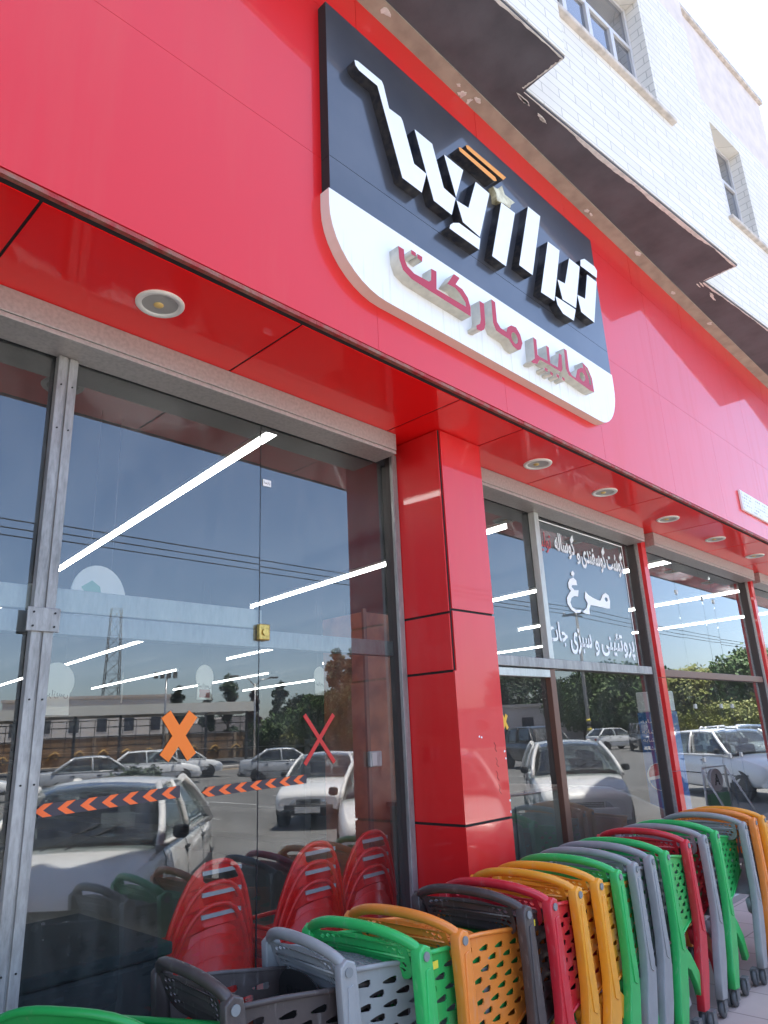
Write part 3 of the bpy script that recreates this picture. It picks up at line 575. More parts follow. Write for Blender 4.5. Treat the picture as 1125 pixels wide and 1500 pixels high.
def chevrons(x0, z0, x1, z1, h, n, label):
    t = empty('chevron_tape', ((x0+x1)/2, 2.887, (z0+z1)/2), 0, label, 'tape', 'orange chevron tapes on the glass')
    cx, cz = (x0+x1)/2, (z0+z1)/2; zz = lambda x: z0 + (z1-z0)*(x-x0)/(x1-x0)
    fm = lambda yy: (lambda u, v, w: (u-cx, yy - w, v-cz))
    st = (x1-x0)/n
    link('dark_band', flat([[(x0+.2*st, z0-h/2), (x1, z1-h/2), (x1, z1+h/2), (x0+.2*st, z0+h/2)]], .001, fm(-.0004)), DARKTAPE, t)
    for i in range(n):
        a = x0 + i*st; w = st*.52; s = st*.40
        P = [(a, zz(a)), (a+s, zz(a+s)+h/2), (a+s+w*.75, zz(a+s+w)+h/2), (a+w*.75, zz(a+w)), (a+s+w*.75, zz(a+s+w)-h/2), (a+s, zz(a+s)-h/2)]
        link('chevron', flat([P], .001, fm(-.0016)), ORREFL, t)
chevrons(1.118, 1.404, 1.715, 1.425, .046, 7, 'orange and dark chevron tape on the window pane below the bold orange cross')
chevrons(1.822, 1.412, 2.412, 1.427, .040, 7, 'orange and dark chevron tape running below the thin red tape cross')
t = empty('name_tag_sticker', (2.16, 2.886, 2.915), 0, 'tiny white label stuck high on the glass door joint', 'label')
MB().box(-.026, .026, -.001, .001, -.018, .018).build('paper', VINYL_W, t)
link('writing', text_mesh('پارسا', -.02, .02, -.011, .010, .0006), GAP, t, (0, -.0016, 0))
film = empty('window_lettering', (5.5, 2.886, 2.68), 0, 'white Persian lettering for meat, chicken and vegetables on the window right of the pillar', 'lettering')
def fpart(name, me, m):
    for v in me.vertices: v.co += Vector((-5.5, -2.886 + .0, -2.68))
    link(name, me, m, film)
gy = 2.886
def fword(s, x0, x1, z0, z1, m, bold=.022):
    me = text_mesh(s, x0, x1, z0, z1, .001, bold)
    for v in me.vertices: v.co.y += gy
    fpart('word', me, m)
for polys in MORGH: fpart('word', flat(polys, .001, lambda u, v, w: (u, gy - w, v)), VINYL_W)
fword('جات', 4.80, 5.09, 2.21, 2.40, VINYL_W); fword('سبزی', 5.13, 5.47, 2.16, 2.37, VINYL_W); fword('و', 5.52, 5.59, 2.16, 2.29, VINYL_W); fword('پروتئینی', 5.63, 6.24, 2.15, 2.37, VINYL_W)
fword('گوساله', 5.06, 5.38, 2.945, 3.17, VINYL_W); fword('و', 5.40, 5.46, 2.92, 3.02, VINYL_W); fword('گوسفندی', 5.48, 5.92, 2.90, 3.15, VINYL_W); fword('گوشت', 5.94, 6.26, 2.90, 3.15, VINYL_W)
fword('تولید', 4.80, 5.0, 2.95, 3.12, VINYL_R, .004)
o_ = MB().box(4.77, 6.285, 2.905, 2.915, 2.10, 3.205).mesh('backing'); fpart('backing', o_, mat('film_backing', (.055, .065, .075), .6))
fpart('border', flat([[(4.765, 3.204), (6.29, 3.204), (6.29, 3.214), (4.765, 3.214)]], .001, lambda u, v, w: (u, gy-w, v)), VINYL_W)
fpart('border', flat([[(6.282, 2.11), (6.29, 2.11), (6.29, 3.204), (6.282, 3.204)]], .001, lambda u, v, w: (u, gy-w, v)), VINYL_W)
# ------------------------------------------------------------------ inside: tubes, placards, baskets, furniture
def tube_light(x, y, L, label):
    t = empty('tube_light', (x, y, 3.30), R(-6), label, 'tube light', 'fluorescent tube lights inside the shop')
    MB().tube([(0, .02, 0), (0, L-.02, 0)], .016, 10).build('tube', TUBE, t)
    MB().box(-.03, .03, 0, .02, -.03, .045).box(-.03, .03, L-.02, L, -.03, .045).build('end_cap', TUBE_CAP, t, bevel=.004)
    MB().box(-.022, .022, .02, L-.02, .024, .05).build('batten', TUBE_CAP, t)
for k in range(5):
    xr = 2.32 + 2.72*k
    for j, (y0, L) in enumerate(((2.98, 4.2), (8.0 if k != 1 else 10.4, 5.2), (15.6, 6.0))):
        if k == 1 and j == 0: y0, L = 3.3, 4.45
        rw = ('first', 'second', 'third', 'fourth', 'fifth')[k]
        tube_light(xr + (y0-2.98)*.105, y0, L, '%s white tube light of the %s row from the left mullion, inside the shop' % (('nearest', 'middle', 'farthest')[j], rw))
def placard(x, y, z, r, kind, label, rz=0.25):
    t = empty('hanging_placard', (x, y, z), rz, label, 'hanging sign', 'round placards hanging from the shop ceiling')
    out = [(r*cos(R(a)), r*sin(R(a))) for a in range(-40, 221, 13)]
    out = out + [(-r*.82, -r*1.75), (r*.82, -r*1.75)] if kind != 'leaf' else circ(0, 0, r, 28)
    link('board', flat([out], .008, XZ), PLACARD, t)
    if kind == 'leaf': link('print', flat([[(-.11*r*6, .25*r), (-.3*r, .5*r), (0, .35*r), (.1*r, 0), (-.35*r, -.05*r)]], .001, lambda u, v, w: (u, -.005-w, v)), PLACARD_G, t)
    else:
        if kind == 'price': link('print', flat([[(-r*.6, -r*1.6), (r*.6, -r*1.6), (r*.6, -r*.95), (-r*.6, -r*.95)]], .001, lambda u, v, w: (u, -.005-w, v)), PLACARD_R, t)
        if kind == 'tree': link('print', flat([[(-r*.4, -.6*r), (r*.4, -.6*r), (r*.3, .1*r), (.05*r, .75*r), (-.3*r, .1*r)]], .001, lambda u, v, w: (u, -.005-w, v)), PLACARD_G, t)
        me = text_mesh('تیرازیس', -r*.7, r*.7, -r*.9, -r*.45, .001, .01)
        for v in me.vertices: v.co.y -= .006; v.co.x *= -1
        me.flip_normals(); link('writing', me, PLACARD_T, t)
    MB().tube([(-r*.4, 0, r*.8), (-r*.4, 0, 3.6-z)], .002, 4).tube([(r*.4, 0, r*.8), (r*.4, 0, 3.6-z)], .002, 4).build('cord', PLACARD_T, t)
placard(1.80, 4.0, 2.44, .19, 'leaf', 'round placard with a green leaf hanging behind the pale transom')
placard(5.04, 8.0, 2.40, .155, 'price', 'round placard with a red price block hanging behind the left window, over the orange cross')
placard(6.95, 8.0, 2.45, .145, 'plain', 'plain pale round placard hanging behind the glass door')
placard(7.50, 8.0, 2.30, .115, 'tree', 'small round placard with a green tree print hanging behind the glass door')
placard(3.05, 7.6, 2.28, .19, 'plain', 'wide pale round placard hanging low behind the left window', .1)
placard(4.75, 9.6, 2.45, .15, 'plain', 'pale round placard seen almost edge on behind the left window', 1.15)
def basket_meshes(w, dpt, zr, ztop, hand=True):
    # body: tapered tub whose front wall (towards -Y) rises into a rounded hump with a hand slot
    m = MB(); N = 14; rings = []
    def outline(s, z, k):
        pts = []
        hw, hd = w/2*s, dpt/2*s
        for i in range(N+1):
            a = -1 + 2*i/N; pts.append((hw*a, -hd - .06*s*(1-a*a) , z + (k*(1-abs(a)**2.8) if k else 0)))
        for i in range(1, 5): pts.append((hw, -hd + 2*hd*i/5, z))
        for i in range(N//2+1): pts.append((hw - 2*hw*i/(N//2), hd, z))
        for i in range(1, 5): pts.append((-hw, hd - 2*hd*i/5, z))
        return pts
    m.loft([outline(.74, .05, 0), outline(.80, .2, 0), outline(.9, zr*.7, .10), outline(.97, zr-.05, (ztop-zr)*.55)], cap=False)
    m.bm.faces.ensure_lookup_table()
    body = m.mesh('tub')
    rim = MB(); o = outline(1.0, zr, ztop-zr); rim.tube(o + [o[0], o[1]], .012, 6, cap=False)
    # hump wall around the slot
    sw, sz = w*.22, .045
    def fr(u, v, ww): 
        a = max(-1, min(1, u/(w/2))); return (u, -dpt/2*.985 - .06*(1-a*a) - ww, v)
    top = [(w/2*a, zr + (ztop-zr)*(1-abs(a)**2.8)) for a in [1 - 2*i/24 for i in range(25)]]
    low = [(w/2*.985*a, zr - .16) for a in [-1 + 2*i/24 for i in range(25)]]
    cxs = w*.06; cz = ztop - .062
    slot = rrect(cxs - sw, cxs + sw, cz - sz/2, cz + sz/2, .02)
    wall = flat([top + low] + ([slot] if hand else []), .006, fr)
    grip = flat([[(cxs - sw - .005, cz + sz/2 - .012), (cxs + sw + .005, cz + sz/2 - .012), (cxs + sw + .005, cz + sz/2 + .006), (cxs - sw - .005, cz + sz/2 + .006)]], .02, fr)
    return body, rim.mesh('rim'), wall, grip
RB = basket_meshes(.47, .30, .44, .80)
def basket_parts(t, ms, m, grip=True):
    for nm, me, mm in zip(('tub', 'rim', 'front_wall', 'grip'), ms if grip else ms[:3], (m, m, m, GRIP)):
        o = bpy.data.objects.new(nm, me); COL.objects.link(o); o.parent = t
        if not me.materials: me.materials.append(mm)
        if nm == 'tub' and not o.modifiers: o.modifiers.new('shell', 'SOLIDIFY').thickness = .005
pos = ('topmost', 'middle', 'lowest')
for si, (x, y, rz, wh) in enumerate(((2.03, 3.27, .0, 'left stack, left of the glass joint'), (2.62, 3.27, .02, 'second stack, right of the glass joint'), (3.06, 3.31, .03, 'stack in front of the brown wood panel'))):
    for j in range(3):
        t = empty('roller_basket', (x, y, .124 + .088*(2-j)), rz, 'red basket, %s of the %s' % (pos[j], wh), 'basket', 'red plastic baskets stacked inside the shop window')
        basket_parts(t, RB, BASK_RED)
    MB().box(x-.17, x+.17, y-.14, y+.14, .022, .17).build('dolly', GAP); o = bpy.context.scene.objects['dolly' if si == 0 else 'dolly.%03d' % si]
    tag(o, 'low black base under the %s of red baskets' % wh, 'base', 'bases under the basket stacks')
GB = basket_meshes(.66, .22, .78, .89, False)
t = empty('roller_basket', (1.10, 2.21, .075), R(-62), 'big green plastic basket with a rounded top, standing left of the carts', 'basket')
basket_parts(t, GB, BASK_GREEN, False)
wp = empty('wood_partition', (3.80, 3.7, 0), 0, 'dark brown wood partition standing behind the glass door beside the pillar', 'partition')
MB().box(-.29, .2, -.13, .3, .02, 2.45).build('panel', WOOD, wp, bevel=.004)
MB().box(-.305, -.275, -.15, -.1305, .02, 2.47).build('edge_trim', BRONZE, wp)
fz = empty('darkening_box', (1.42, 3.32, 0), 0, 'low dark box added inside the left window to darken it, left of the red baskets', 'box')  # added dark box, makes the view through the lower left glass darker
MB().box(-.34, .32, -.36, .5, .02, .80).build('body', mat('darkening_box_body', (.010, .015, .016), .8), fz, bevel=.02)
MB().box(-.35, .33, -.37, .51, .802, .85).build('lid', mat('darkening_box_lid', (.012, .018, .018), .9), fz, bevel=.01)
cb = empty('wooden_cabinet', (4.45, 3.4, 0), 0, 'olive brown wooden cabinet inside the window just right of the pillar', 'cabinet')
MB().box(-.75, .72, -.28, .3, .02, 1.16).build('body', CAB, cb, bevel=.006)
for a, b in ((-.70, -.02), (.04, .67)): MB().box(a, b, -.295, -.282, .12, 1.10).build('door', CAB, cb, bevel=.006)
MB().box(-.78, .74, -.30, .32, 1.162, 1.19).build('top', BRONZE, cb, bevel=.004)
ct = empty('checkout_counter', (6.1, 3.5, 0), 0, 'dark brown counter with a sloping curved top inside the window with the lettering', 'counter')
pr = [(-.85, .02), (1.1, .02), (1.1, .80), (.8, .88), (.4, 1.0), (.0, 1.10), (-.5, 1.15), (-.85, 1.15)]
MB().prism(pr, -.3, .3).build('body', mat('counter_brown', (.05, .028, .022), .35), ct, bevel=.02)
dc = empty('drink_cooler', (7.45, 3.30, 0), 0, 'narrow tall blue drink cooler with a pale top panel and a round emblem', 'cooler')
BLUE = mat('cooler_blue', (.02, .12, .36), .35)
MB().box(-.15, .15, -.15, .15, .02, 1.72).build('body', BLUE, dc, bevel=.015)
MB().box(-.14, .14, -.14, .14, 1.722, 1.92).build('top_panel', WHITE_P, dc, bevel=.01)
LF_ = lambda u, v, w: (-.153 - w, -u, v)
link('emblem', flat([circ(0, 1.10, .13, 28)], .003, LF_), VINYL_W, dc)
link('emblem_red', flat([[(.11*cos(R(a)), 1.115 + .11*sin(R(a))) for a in range(10, 191, 12)]], .002, lambda u, v, w: (-.156-w, -u, v)), VINYL_R, dc)
link('emblem_blue', flat([[(.11*cos(R(a)), 1.085 + .11*sin(R(a))) for a in range(190, 371, 12)]], .002, lambda u, v, w: (-.156-w, -u, v)), BLUE, dc)
for i, z in enumerate((1.60, 1.50, 1.42, 1.34)):
    me = text_mesh('نوشابه', -.12, .12 - .03*i, z, z+.05, .002)
    for v in me.vertices: v.co = (-.155 + v.co.y, -v.co.x, v.co.z)
    link('writing', me, VINYL_W, dc)
for k in range(3):                     # dim shelving deep in the shop
    sh = empty('shop_shelf', (2.5 + 4.2*k, 11, 0), 0, ('dark shelving deep in the shop on the left', 'dark shelving deep in the shop in the middle', 'dark shelving deep in the shop on the right')[k], 'shelf', 'rows of shelving deep in the shop')
    f = MB(); f.box(-.05, .05, -3, 8, .02, 1.6)
    f.build('back_panel', INTW, sh)
    for zz in (.3, .7, 1.1, 1.5): MB().box(-.45, .45, -3, 8, zz, zz+.03).build('shelf', INTW, sh)
# ------------------------------------------------------------------ shopping carts
WB = .50
def wedge(cx, cz, s=1.0):
    return [(cx + s*a, cz + s*b) for a, b in ((-.023, -.003), (-.006, .006), (.012, .012), (.019, .010), (.020, -.004), (.015, -.012), (-.012, -.011), (-.021, -.008))]
def inside(poly, x, z):
    c = False; n = len(poly)
    for i in range(n):
        (x0, z0), (x1, z1) = poly[i], poly[i-1]
        if (z0 > z) != (z1 > z) and x < (x1-x0)*(z-z0)/(z1-z0) + x0: c = not c
    return c
SIDE = [(.015, .902), (.20, .880), (.42, .848), (.76, .800), (.73, .60), (.58, .555), (.40, .512), (.13, .470), (.06, .50)]
def cart_meshes():
    D = {}
    slope = -.13; holes = []
    for r in range(11):
        for c in range(7):
            x = .100 + c*.122 + (.061 if r % 2 else 0); z = .842 - r*.034 + slope*x + .02
            if all(inside(SIDE, x+a, z+b) for a, b in ((-.05, 0), (.045, 0), (0, .032), (0, -.026), (.03, .02), (.035, -.026))): holes.append([(x + (q_[0]-x)*1.6, z + slope*(q_[0]-x)*1.6 + (q_[1]-z)*.9) for q_ in wedge(x, z, 1.0)])
    tap = lambda x: .016 + .098*max(0, x)
    near = flat([SIDE] + holes, .005, lambda u, v, w: (u, tap(u) - w, v))
    far = flat([SIDE] + holes, .005, lambda u, v, w: (u, WB - tap(u) - w, v))
    b = bmesh.new(); b.from_mesh(near); b.from_mesh(far)
    for n in (0, 1):                                     # rolled rims
        ys = (lambda x: tap(x)-.006) if n == 0 else (lambda x: WB - tap(x) + .006)
        m = MB(); m.tube([(.0, ys(0), .905), (.2, ys(.2), .884), (.42, ys(.42), .852), (.76, ys(.76), .804)], .009, 6)
        m.tube([(.13, ys(.13), .472), (.4, ys(.4), .514), (.73, ys(.73), .602)], .006, 6)
        mm = m.mesh('r'); b.from_mesh(mm); bpy.data.meshes.remove(mm)
    y0, y1 = tap(.75), WB - tap(.75)
    hf = [rrect(a, a+.03, z, z+.05, .008, 2) for a in [y0 + .035 + .045*i for i in range(int((y1-y0-.06)/.045))] for z in (.63, .70)]
    fr = flat([[(y0, .60), (y1, .60), (y1, .80), (y0, .80)]] + hf, .005, lambda u, v, w: (.745 + (v-.7)*.12 - w, u, v)); b.from_mesh(fr); bpy.data.meshes.remove(fr)
    fl = MB().faces([(.08, .022, .478), (.08, WB-.022, .478), (.735, y1, .60), (.735, y0, .60)], [(0, 1, 2, 3)]).mesh('f'); b.from_mesh(fl); bpy.data.meshes.remove(fl)
    me = bpy.data.meshes.new('basket'); b.to_mesh(me); b.free(); D['basket'] = me
    leg = [(-.022, .925), (.0, .942), (.026, .932), (.034, .90), (.047, .77), (.058, .62), (.068, .50), (.060, .41), (.018, .26), (-.034, .15), (-.060, .094), (-.130, .104), (-.105, .20), (-.062, .34), (-.022, .45), (-.006, .55), (-.008, .72), (-.020, .87)]
    leg = leg[::-1]
    for nm, y in (('leg_near', -.016), ('leg_far', WB + .016)): D[nm] = flat([leg], .034, lambda u, v, w, y=y: (u, y - w, v), .005)
    low = [(.0, .46), (.13, .47), (.155, .455), (.245, .385), (.325, .285), (.372, .155), (.318, .145), (.285, .235), (.225, .315), (.145, .355), (.09, .36), (.02, .39)][::-1]
    for nm, y in (('low_near', .030), ('low_far', WB - .030)): D[nm] = flat([low], .026, lambda u, v, w, y=y: (u, y - w, v), .004)
    rid = [(.000, .87), (.018, .875), (.032, .74), (.044, .60), (.050, .49), (.038, .455), (.012, .47), (.002, .60)][::-1]
    inr = [(.007, .857), (.017, .860), (.032, .735), (.047, .60), (.053, .495), (.041, .468), (.018, .48), (.008, .60)][::-1]
    D['ridge'] = flat([rid], .005, lambda u, v, w: (u, -.0385 - w, v), .0015)
    P = [Vector(q) for q in ((.006, -.012, .905), (-.002, -.004, .932), (-.018, .045, .957), (-.038, .13, .978), (-.050, .25, .986), (-.044, .37, .978), (-.026, .455, .957), (-.004, WB+.004, .932), (.004, WB+.012, .905))]
    Q = []
    for i in range(len(P)-1):                             # Catmull-Rom through the bar's points
        p0, p1, p2, p3 = P[max(0, i-1)], P[i], P[i+1], P[min(len(P)-1, i+2)]
        for t in (0, .25, .5, .75): Q.append(.5*((2*p1) + (p2-p0)*t + (2*p0-5*p1+4*p2-p3)*t*t + (3*p1-p0-3*p2+p3)*t**3))
    Q.append(P[-1]); D['handle'] = MB().tube(Q, .0165, 12, sx=1.2).mesh('handle')
    for nm, y in (('cap_near', -.0405), ('cap_far', WB+.0405)): D[nm] = MB().cyl((.004, y, .912), (0, 1, 0), .0145, .006, 20).mesh('cap')
    # rear gate, pushed up and lying forward above the nested cart
    gw = .205; G = [(gw*math.copysign(abs(cos(R(a)))**.6, cos(R(a))), .03 + .26*abs(sin(R(a)))**.8) for a in range(0, 181, 10)]
    G = [(gw, -.02)] + G + [(-gw, -.02)]
    gh = []
    for r in range(7):
        for c in range(11):
            u = -.185 + c*.036 + (.018 if r % 2 else 0); v = .015 + r*.036
            if all(inside(G, u+a, v+bb) for a, bb in ((-.026, 0), (.026, 0), (0, .026), (0, -.026))): gh.append([(u-.013, v), (u, v-.012), (u+.013, v), (u, v+.012)])
    ca, sa = cos(R(-9)), sin(R(-9))
    D['gate'] = flat([G] + gh, .005, lambda u, v, w: (.012 + v*ca - w*sa, WB/2 + u, .908 + v*sa + w*ca - .012*(u/gw)**2))
    H = [(-.225, .004)] + [(-.225*math.copysign(abs(cos(R(a)))**.5, cos(R(a))), -.03 - .12*abs(sin(R(a)))**.7) for a in range(0, 181, 10)] + [(.225, .004)]; hh = []
    for r in range(4):
        for c in range(14):
            u = -.190 + c*.029 + (.0145 if r % 2 else 0); v = -.026 - r*.023
            if inside(H, u-.02, v-.012) and inside(H, u+.02, v-.012): hh.append([(u-.0125, v), (u, v-.0095), (u+.0125, v), (u, v+.0095)])
    D['rear_panel'] = flat([H] + hh, .004, lambda u, v, w: (-.022 - v*.42 + w, WB/2 + u, .962 + v*.92 - .030*(u/.225)**2))
    m = MB(); m.box(-.028, .028, -.018, .018, .072, .098); m.box(-.03, .02, -.022, -.017, .03, .09); m.box(-.03, .02, .017, .022, .03, .09); D['caster'] = m.mesh('caster')
    m = MB(); m.lathe([(.0, -.014), (.030, -.014), (.044, -.010), (.046, 0), (.044, .010), (.030, .014), (.0, .014)], (-.01, 0, .046), (0, 1, 0), 20); D['wheel'] = m.mesh('wheel')
    return D
CAPM = mat('hinge_cap_grey', (.20, .205, .205), .5)
CM = cart_meshes(); CMC = {}
def part_obj(name, key, col, parent, m):
    if (key, col) not in CMC:
        me = CM[key].copy(); me.materials.append(m); CMC[(key, col)] = me
    o = bpy.data.objects.new(name, CMC[(key, col)]); COL.objects.link(o); o.parent = parent
    return o
def cart(x, y, col, label, sticker=False, rz=0.0, sc=1.0, gate=True):
    t = empty('shopping_cart', (x, y, 0), rz, label, 'shopping cart', 'plastic shopping carts nested in a row'); t.scale = (sc, sc, sc)
    m = CARTC[col]
    for nm, key in (('basket', 'basket'), ('leg', 'leg_near'), ('leg', 'leg_far'), ('leg_ridge', 'ridge'), ('handle', 'handle'), ('lower_frame', 'low_near'), ('lower_frame', 'low_far'), ('gate', 'gate'), ('rear_panel', 'rear_panel')):
        if nm == 'gate' and not gate: continue
        part_obj(nm, key, col, t, m)
    for key in ('cap_near', 'cap_far'): part_obj('hinge_cap', key, 'cap', t, CAPM)
    for cx, cy in ((-.083, -.012), (.345, -.012), (-.083, WB+.012), (.345, WB+.012)):
        c = part_obj('caster', 'caster', 'c', t, CASTER_M); c.location = (cx, cy, 0)
        w = part_obj('wheel', 'wheel', 'w', c, WHEELG)
    if sticker: MB().box(.085, .125, .0085, .0100, .845, .868).build('label', YLABEL, t)
    return t
ROW = [('grey', 1.74, 1.92, 'pale grey shopping cart between the pulled-out charcoal cart and a green cart', 0),
 ('green', 2.00, 1.835, 'green shopping cart with a yellow label, between the pale grey cart and an orange cart', 1),
 ('orange', 2.22, 1.845, 'orange shopping cart with its whole perforated side showing, nearest of the orange ones', 0),
 ('brown', 2.65, 1.86, 'charcoal brown shopping cart between an orange and a red cart, below the red pillar', 1),
 ('red', 2.82, 1.845, 'red shopping cart right beside the charcoal brown cart with the yellow label', 0),
 ('amber', 3.07, 1.87, 'amber shopping cart right beside the nearer red cart', 0),
 ('amber', 3.27, 1.875, 'amber shopping cart between another amber cart and a green cart', 0),
 ('green', 3.51, 1.90, 'green shopping cart between an amber cart and a grey cart', 0),
 ('grey', 3.73, 1.92, 'grey shopping cart with a small label, between a green and another grey cart', 1),
 ('grey', 3.96, 1.94, 'grey shopping cart between the labelled grey cart and a green cart', 0),
 ('green', 4.13, 1.93, 'green shopping cart with a wide side showing, just before the farther red cart', 0),
 ('red', 4.55, 1.985, 'farther red shopping cart, between a green cart and a grey cart', 0),
 ('grey', 4.78, 1.97, 'grey shopping cart between the farther red cart and the farthest green cart', 0),
 ('green', 4.99, 1.975, 'farthest green shopping cart, its caster standing on the pavers', 0),
 ('grey', 5.47, 1.965, 'farthest grey shopping cart, just before the last orange cart', 0),
 ('orange', 5.71, 1.975, 'farthest orange shopping cart, beside the last amber cart', 0),
 ('amber', 5.87, 1.965, 'last amber shopping cart at the far end of the row', 0)]
for c, x, y, l, s in ROW:
    t = cart(x, y, c, l, bool(s), R(-6 if x < 1.8 else 2.6 + random.uniform(-.5, .5)))
    if x < 1.8: t.scale = (1, .84, 1)
t = cart(1.33, 1.90, 'brown', 'charcoal shopping cart with its mesh child seat open, pulled out at the near end', rz=R(-4), gate=False); t.scale = (1, .82, 1); t.location.y = 1.94
sm = [(.17*math.copysign(abs(cos(R(a)))**.7, cos(R(a))), .70 + .185*abs(sin(R(a)))**.7) for a in range(0, 181, 10)]
sm = [(.17, .56)] + sm + [(-.17, .56)]
hs = [rrect(u-.007, u+.007, v-.018, v+.018, .006, 2) for u in [-.12 + .03*i for i in range(9)] for v in (.64, .70, .76, .81) if inside(sm, u+.02, v+.03) and inside(sm, u-.02, v+.03)]
link('child_seat', flat([sm] + hs, .006, lambda u, v, w: (.44 - (v-.6)*.22 - w, WB/2 + u, v)), GAP, t)
# ------------------------------------------------------------------ parked cars (the window glass mirrors them)
CP_WHITE = mat('car_paint_white', (.78, .78, .77), .35, 0, .5, 1.0); CP_SILVER = mat('car_paint_silver', (.46, .47, .48), .35, .3, .5, 1.0); CP_DARK = mat('car_paint_dark', (.05, .048, .05), .35, .1, .5, 1.0)
CGLASS = mat('car_glass', (.012, .015, .018), .05, 0, .22); CTRIM = mat('car_trim', (.03, .03, .032), .5); CLAMP = mat('headlamp_glass', (.55, .57, .60), .12, .5); CTAIL = mat('tail_lamp', (.40, .02, .02), .2); RIM = mat('wheel_rim', (.45, .45, .46), .35, .8)
PLATE_M = mat('number_plate', (.72, .72, .70), .5)
CWIN = glass_mat('car_window', (.50, .55, .54), .03, 1.0); SEAT = mat('car_seat', (.05, .045, .045), .8); DASH = mat('car_dashboard', (.025, .025, .027), .6)
# stations along the car: x, underside, shoulder height, half width; cabin: base front, roof front, roof rear, base rear, belt, roof
KIND = {
 'sedan': dict(st=[(-2.04,.40,.76,.62),(-2.0,.32,.90,.70),(-1.85,.28,.935,.75),(-1.45,.24,.95,.79),(-.8,.21,.935,.815),(0,.20,.92,.82),(.7,.21,.905,.815),(1.0,.22,.885,.80),(1.5,.25,.81,.77),(1.85,.28,.735,.73),(1.99,.32,.68,.68),(2.04,.38,.60,.60)], gh=(.95,.22,-.82,-1.50,.90,1.375), hw=(.745,.55), wx=(-1.22,1.24)),
 'hatch': dict(st=[(-1.90,.42,.80,.62),(-1.86,.34,.93,.71),(-1.7,.28,.955,.76),(-1.2,.23,.96,.80),(-.6,.21,.945,.815),(0,.20,.93,.82),(.7,.21,.92,.815),(1.05,.22,.90,.80),(1.5,.26,.82,.76),(1.8,.29,.73,.71),(1.92,.33,.67,.66),(1.97,.39,.60,.58)], gh=(1.10,.30,-1.15,-1.78,.915,1.425), hw=(.745,.55), wx=(-1.2,1.22)),
 'wagon': dict(st=[(-2.16,.42,.85,.64),(-2.12,.34,.95,.72),(-1.95,.28,.965,.77),(-1.4,.23,.97,.81),(-.7,.21,.955,.83),(0,.20,.94,.835),(.7,.21,.93,.83),(1.1,.22,.91,.81),(1.6,.26,.82,.78),(1.92,.29,.74,.73),(2.06,.33,.68,.68),(2.11,.39,.60,.60)], gh=(1.08,.32,-1.62,-2.03,.925,1.45), hw=(.76,.59), wx=(-1.3,1.3)),
 'suv': dict(st=[(-2.22,.52,.95,.70),(-2.18,.44,1.08,.79),(-2.0,.38,1.11,.85),(-1.4,.33,1.115,.89),(-.7,.31,1.10,.905),(0,.30,1.09,.91),(.7,.31,1.085,.905),(1.15,.32,1.07,.89),(1.7,.36,1.02,.86),(2.05,.40,.95,.81),(2.16,.45,.88,.76),(2.21,.50,.80,.69)], gh=(1.10,.48,-1.72,-2.02,1.065,1.70), hw=(.83,.66), wx=(-1.4,1.4))}
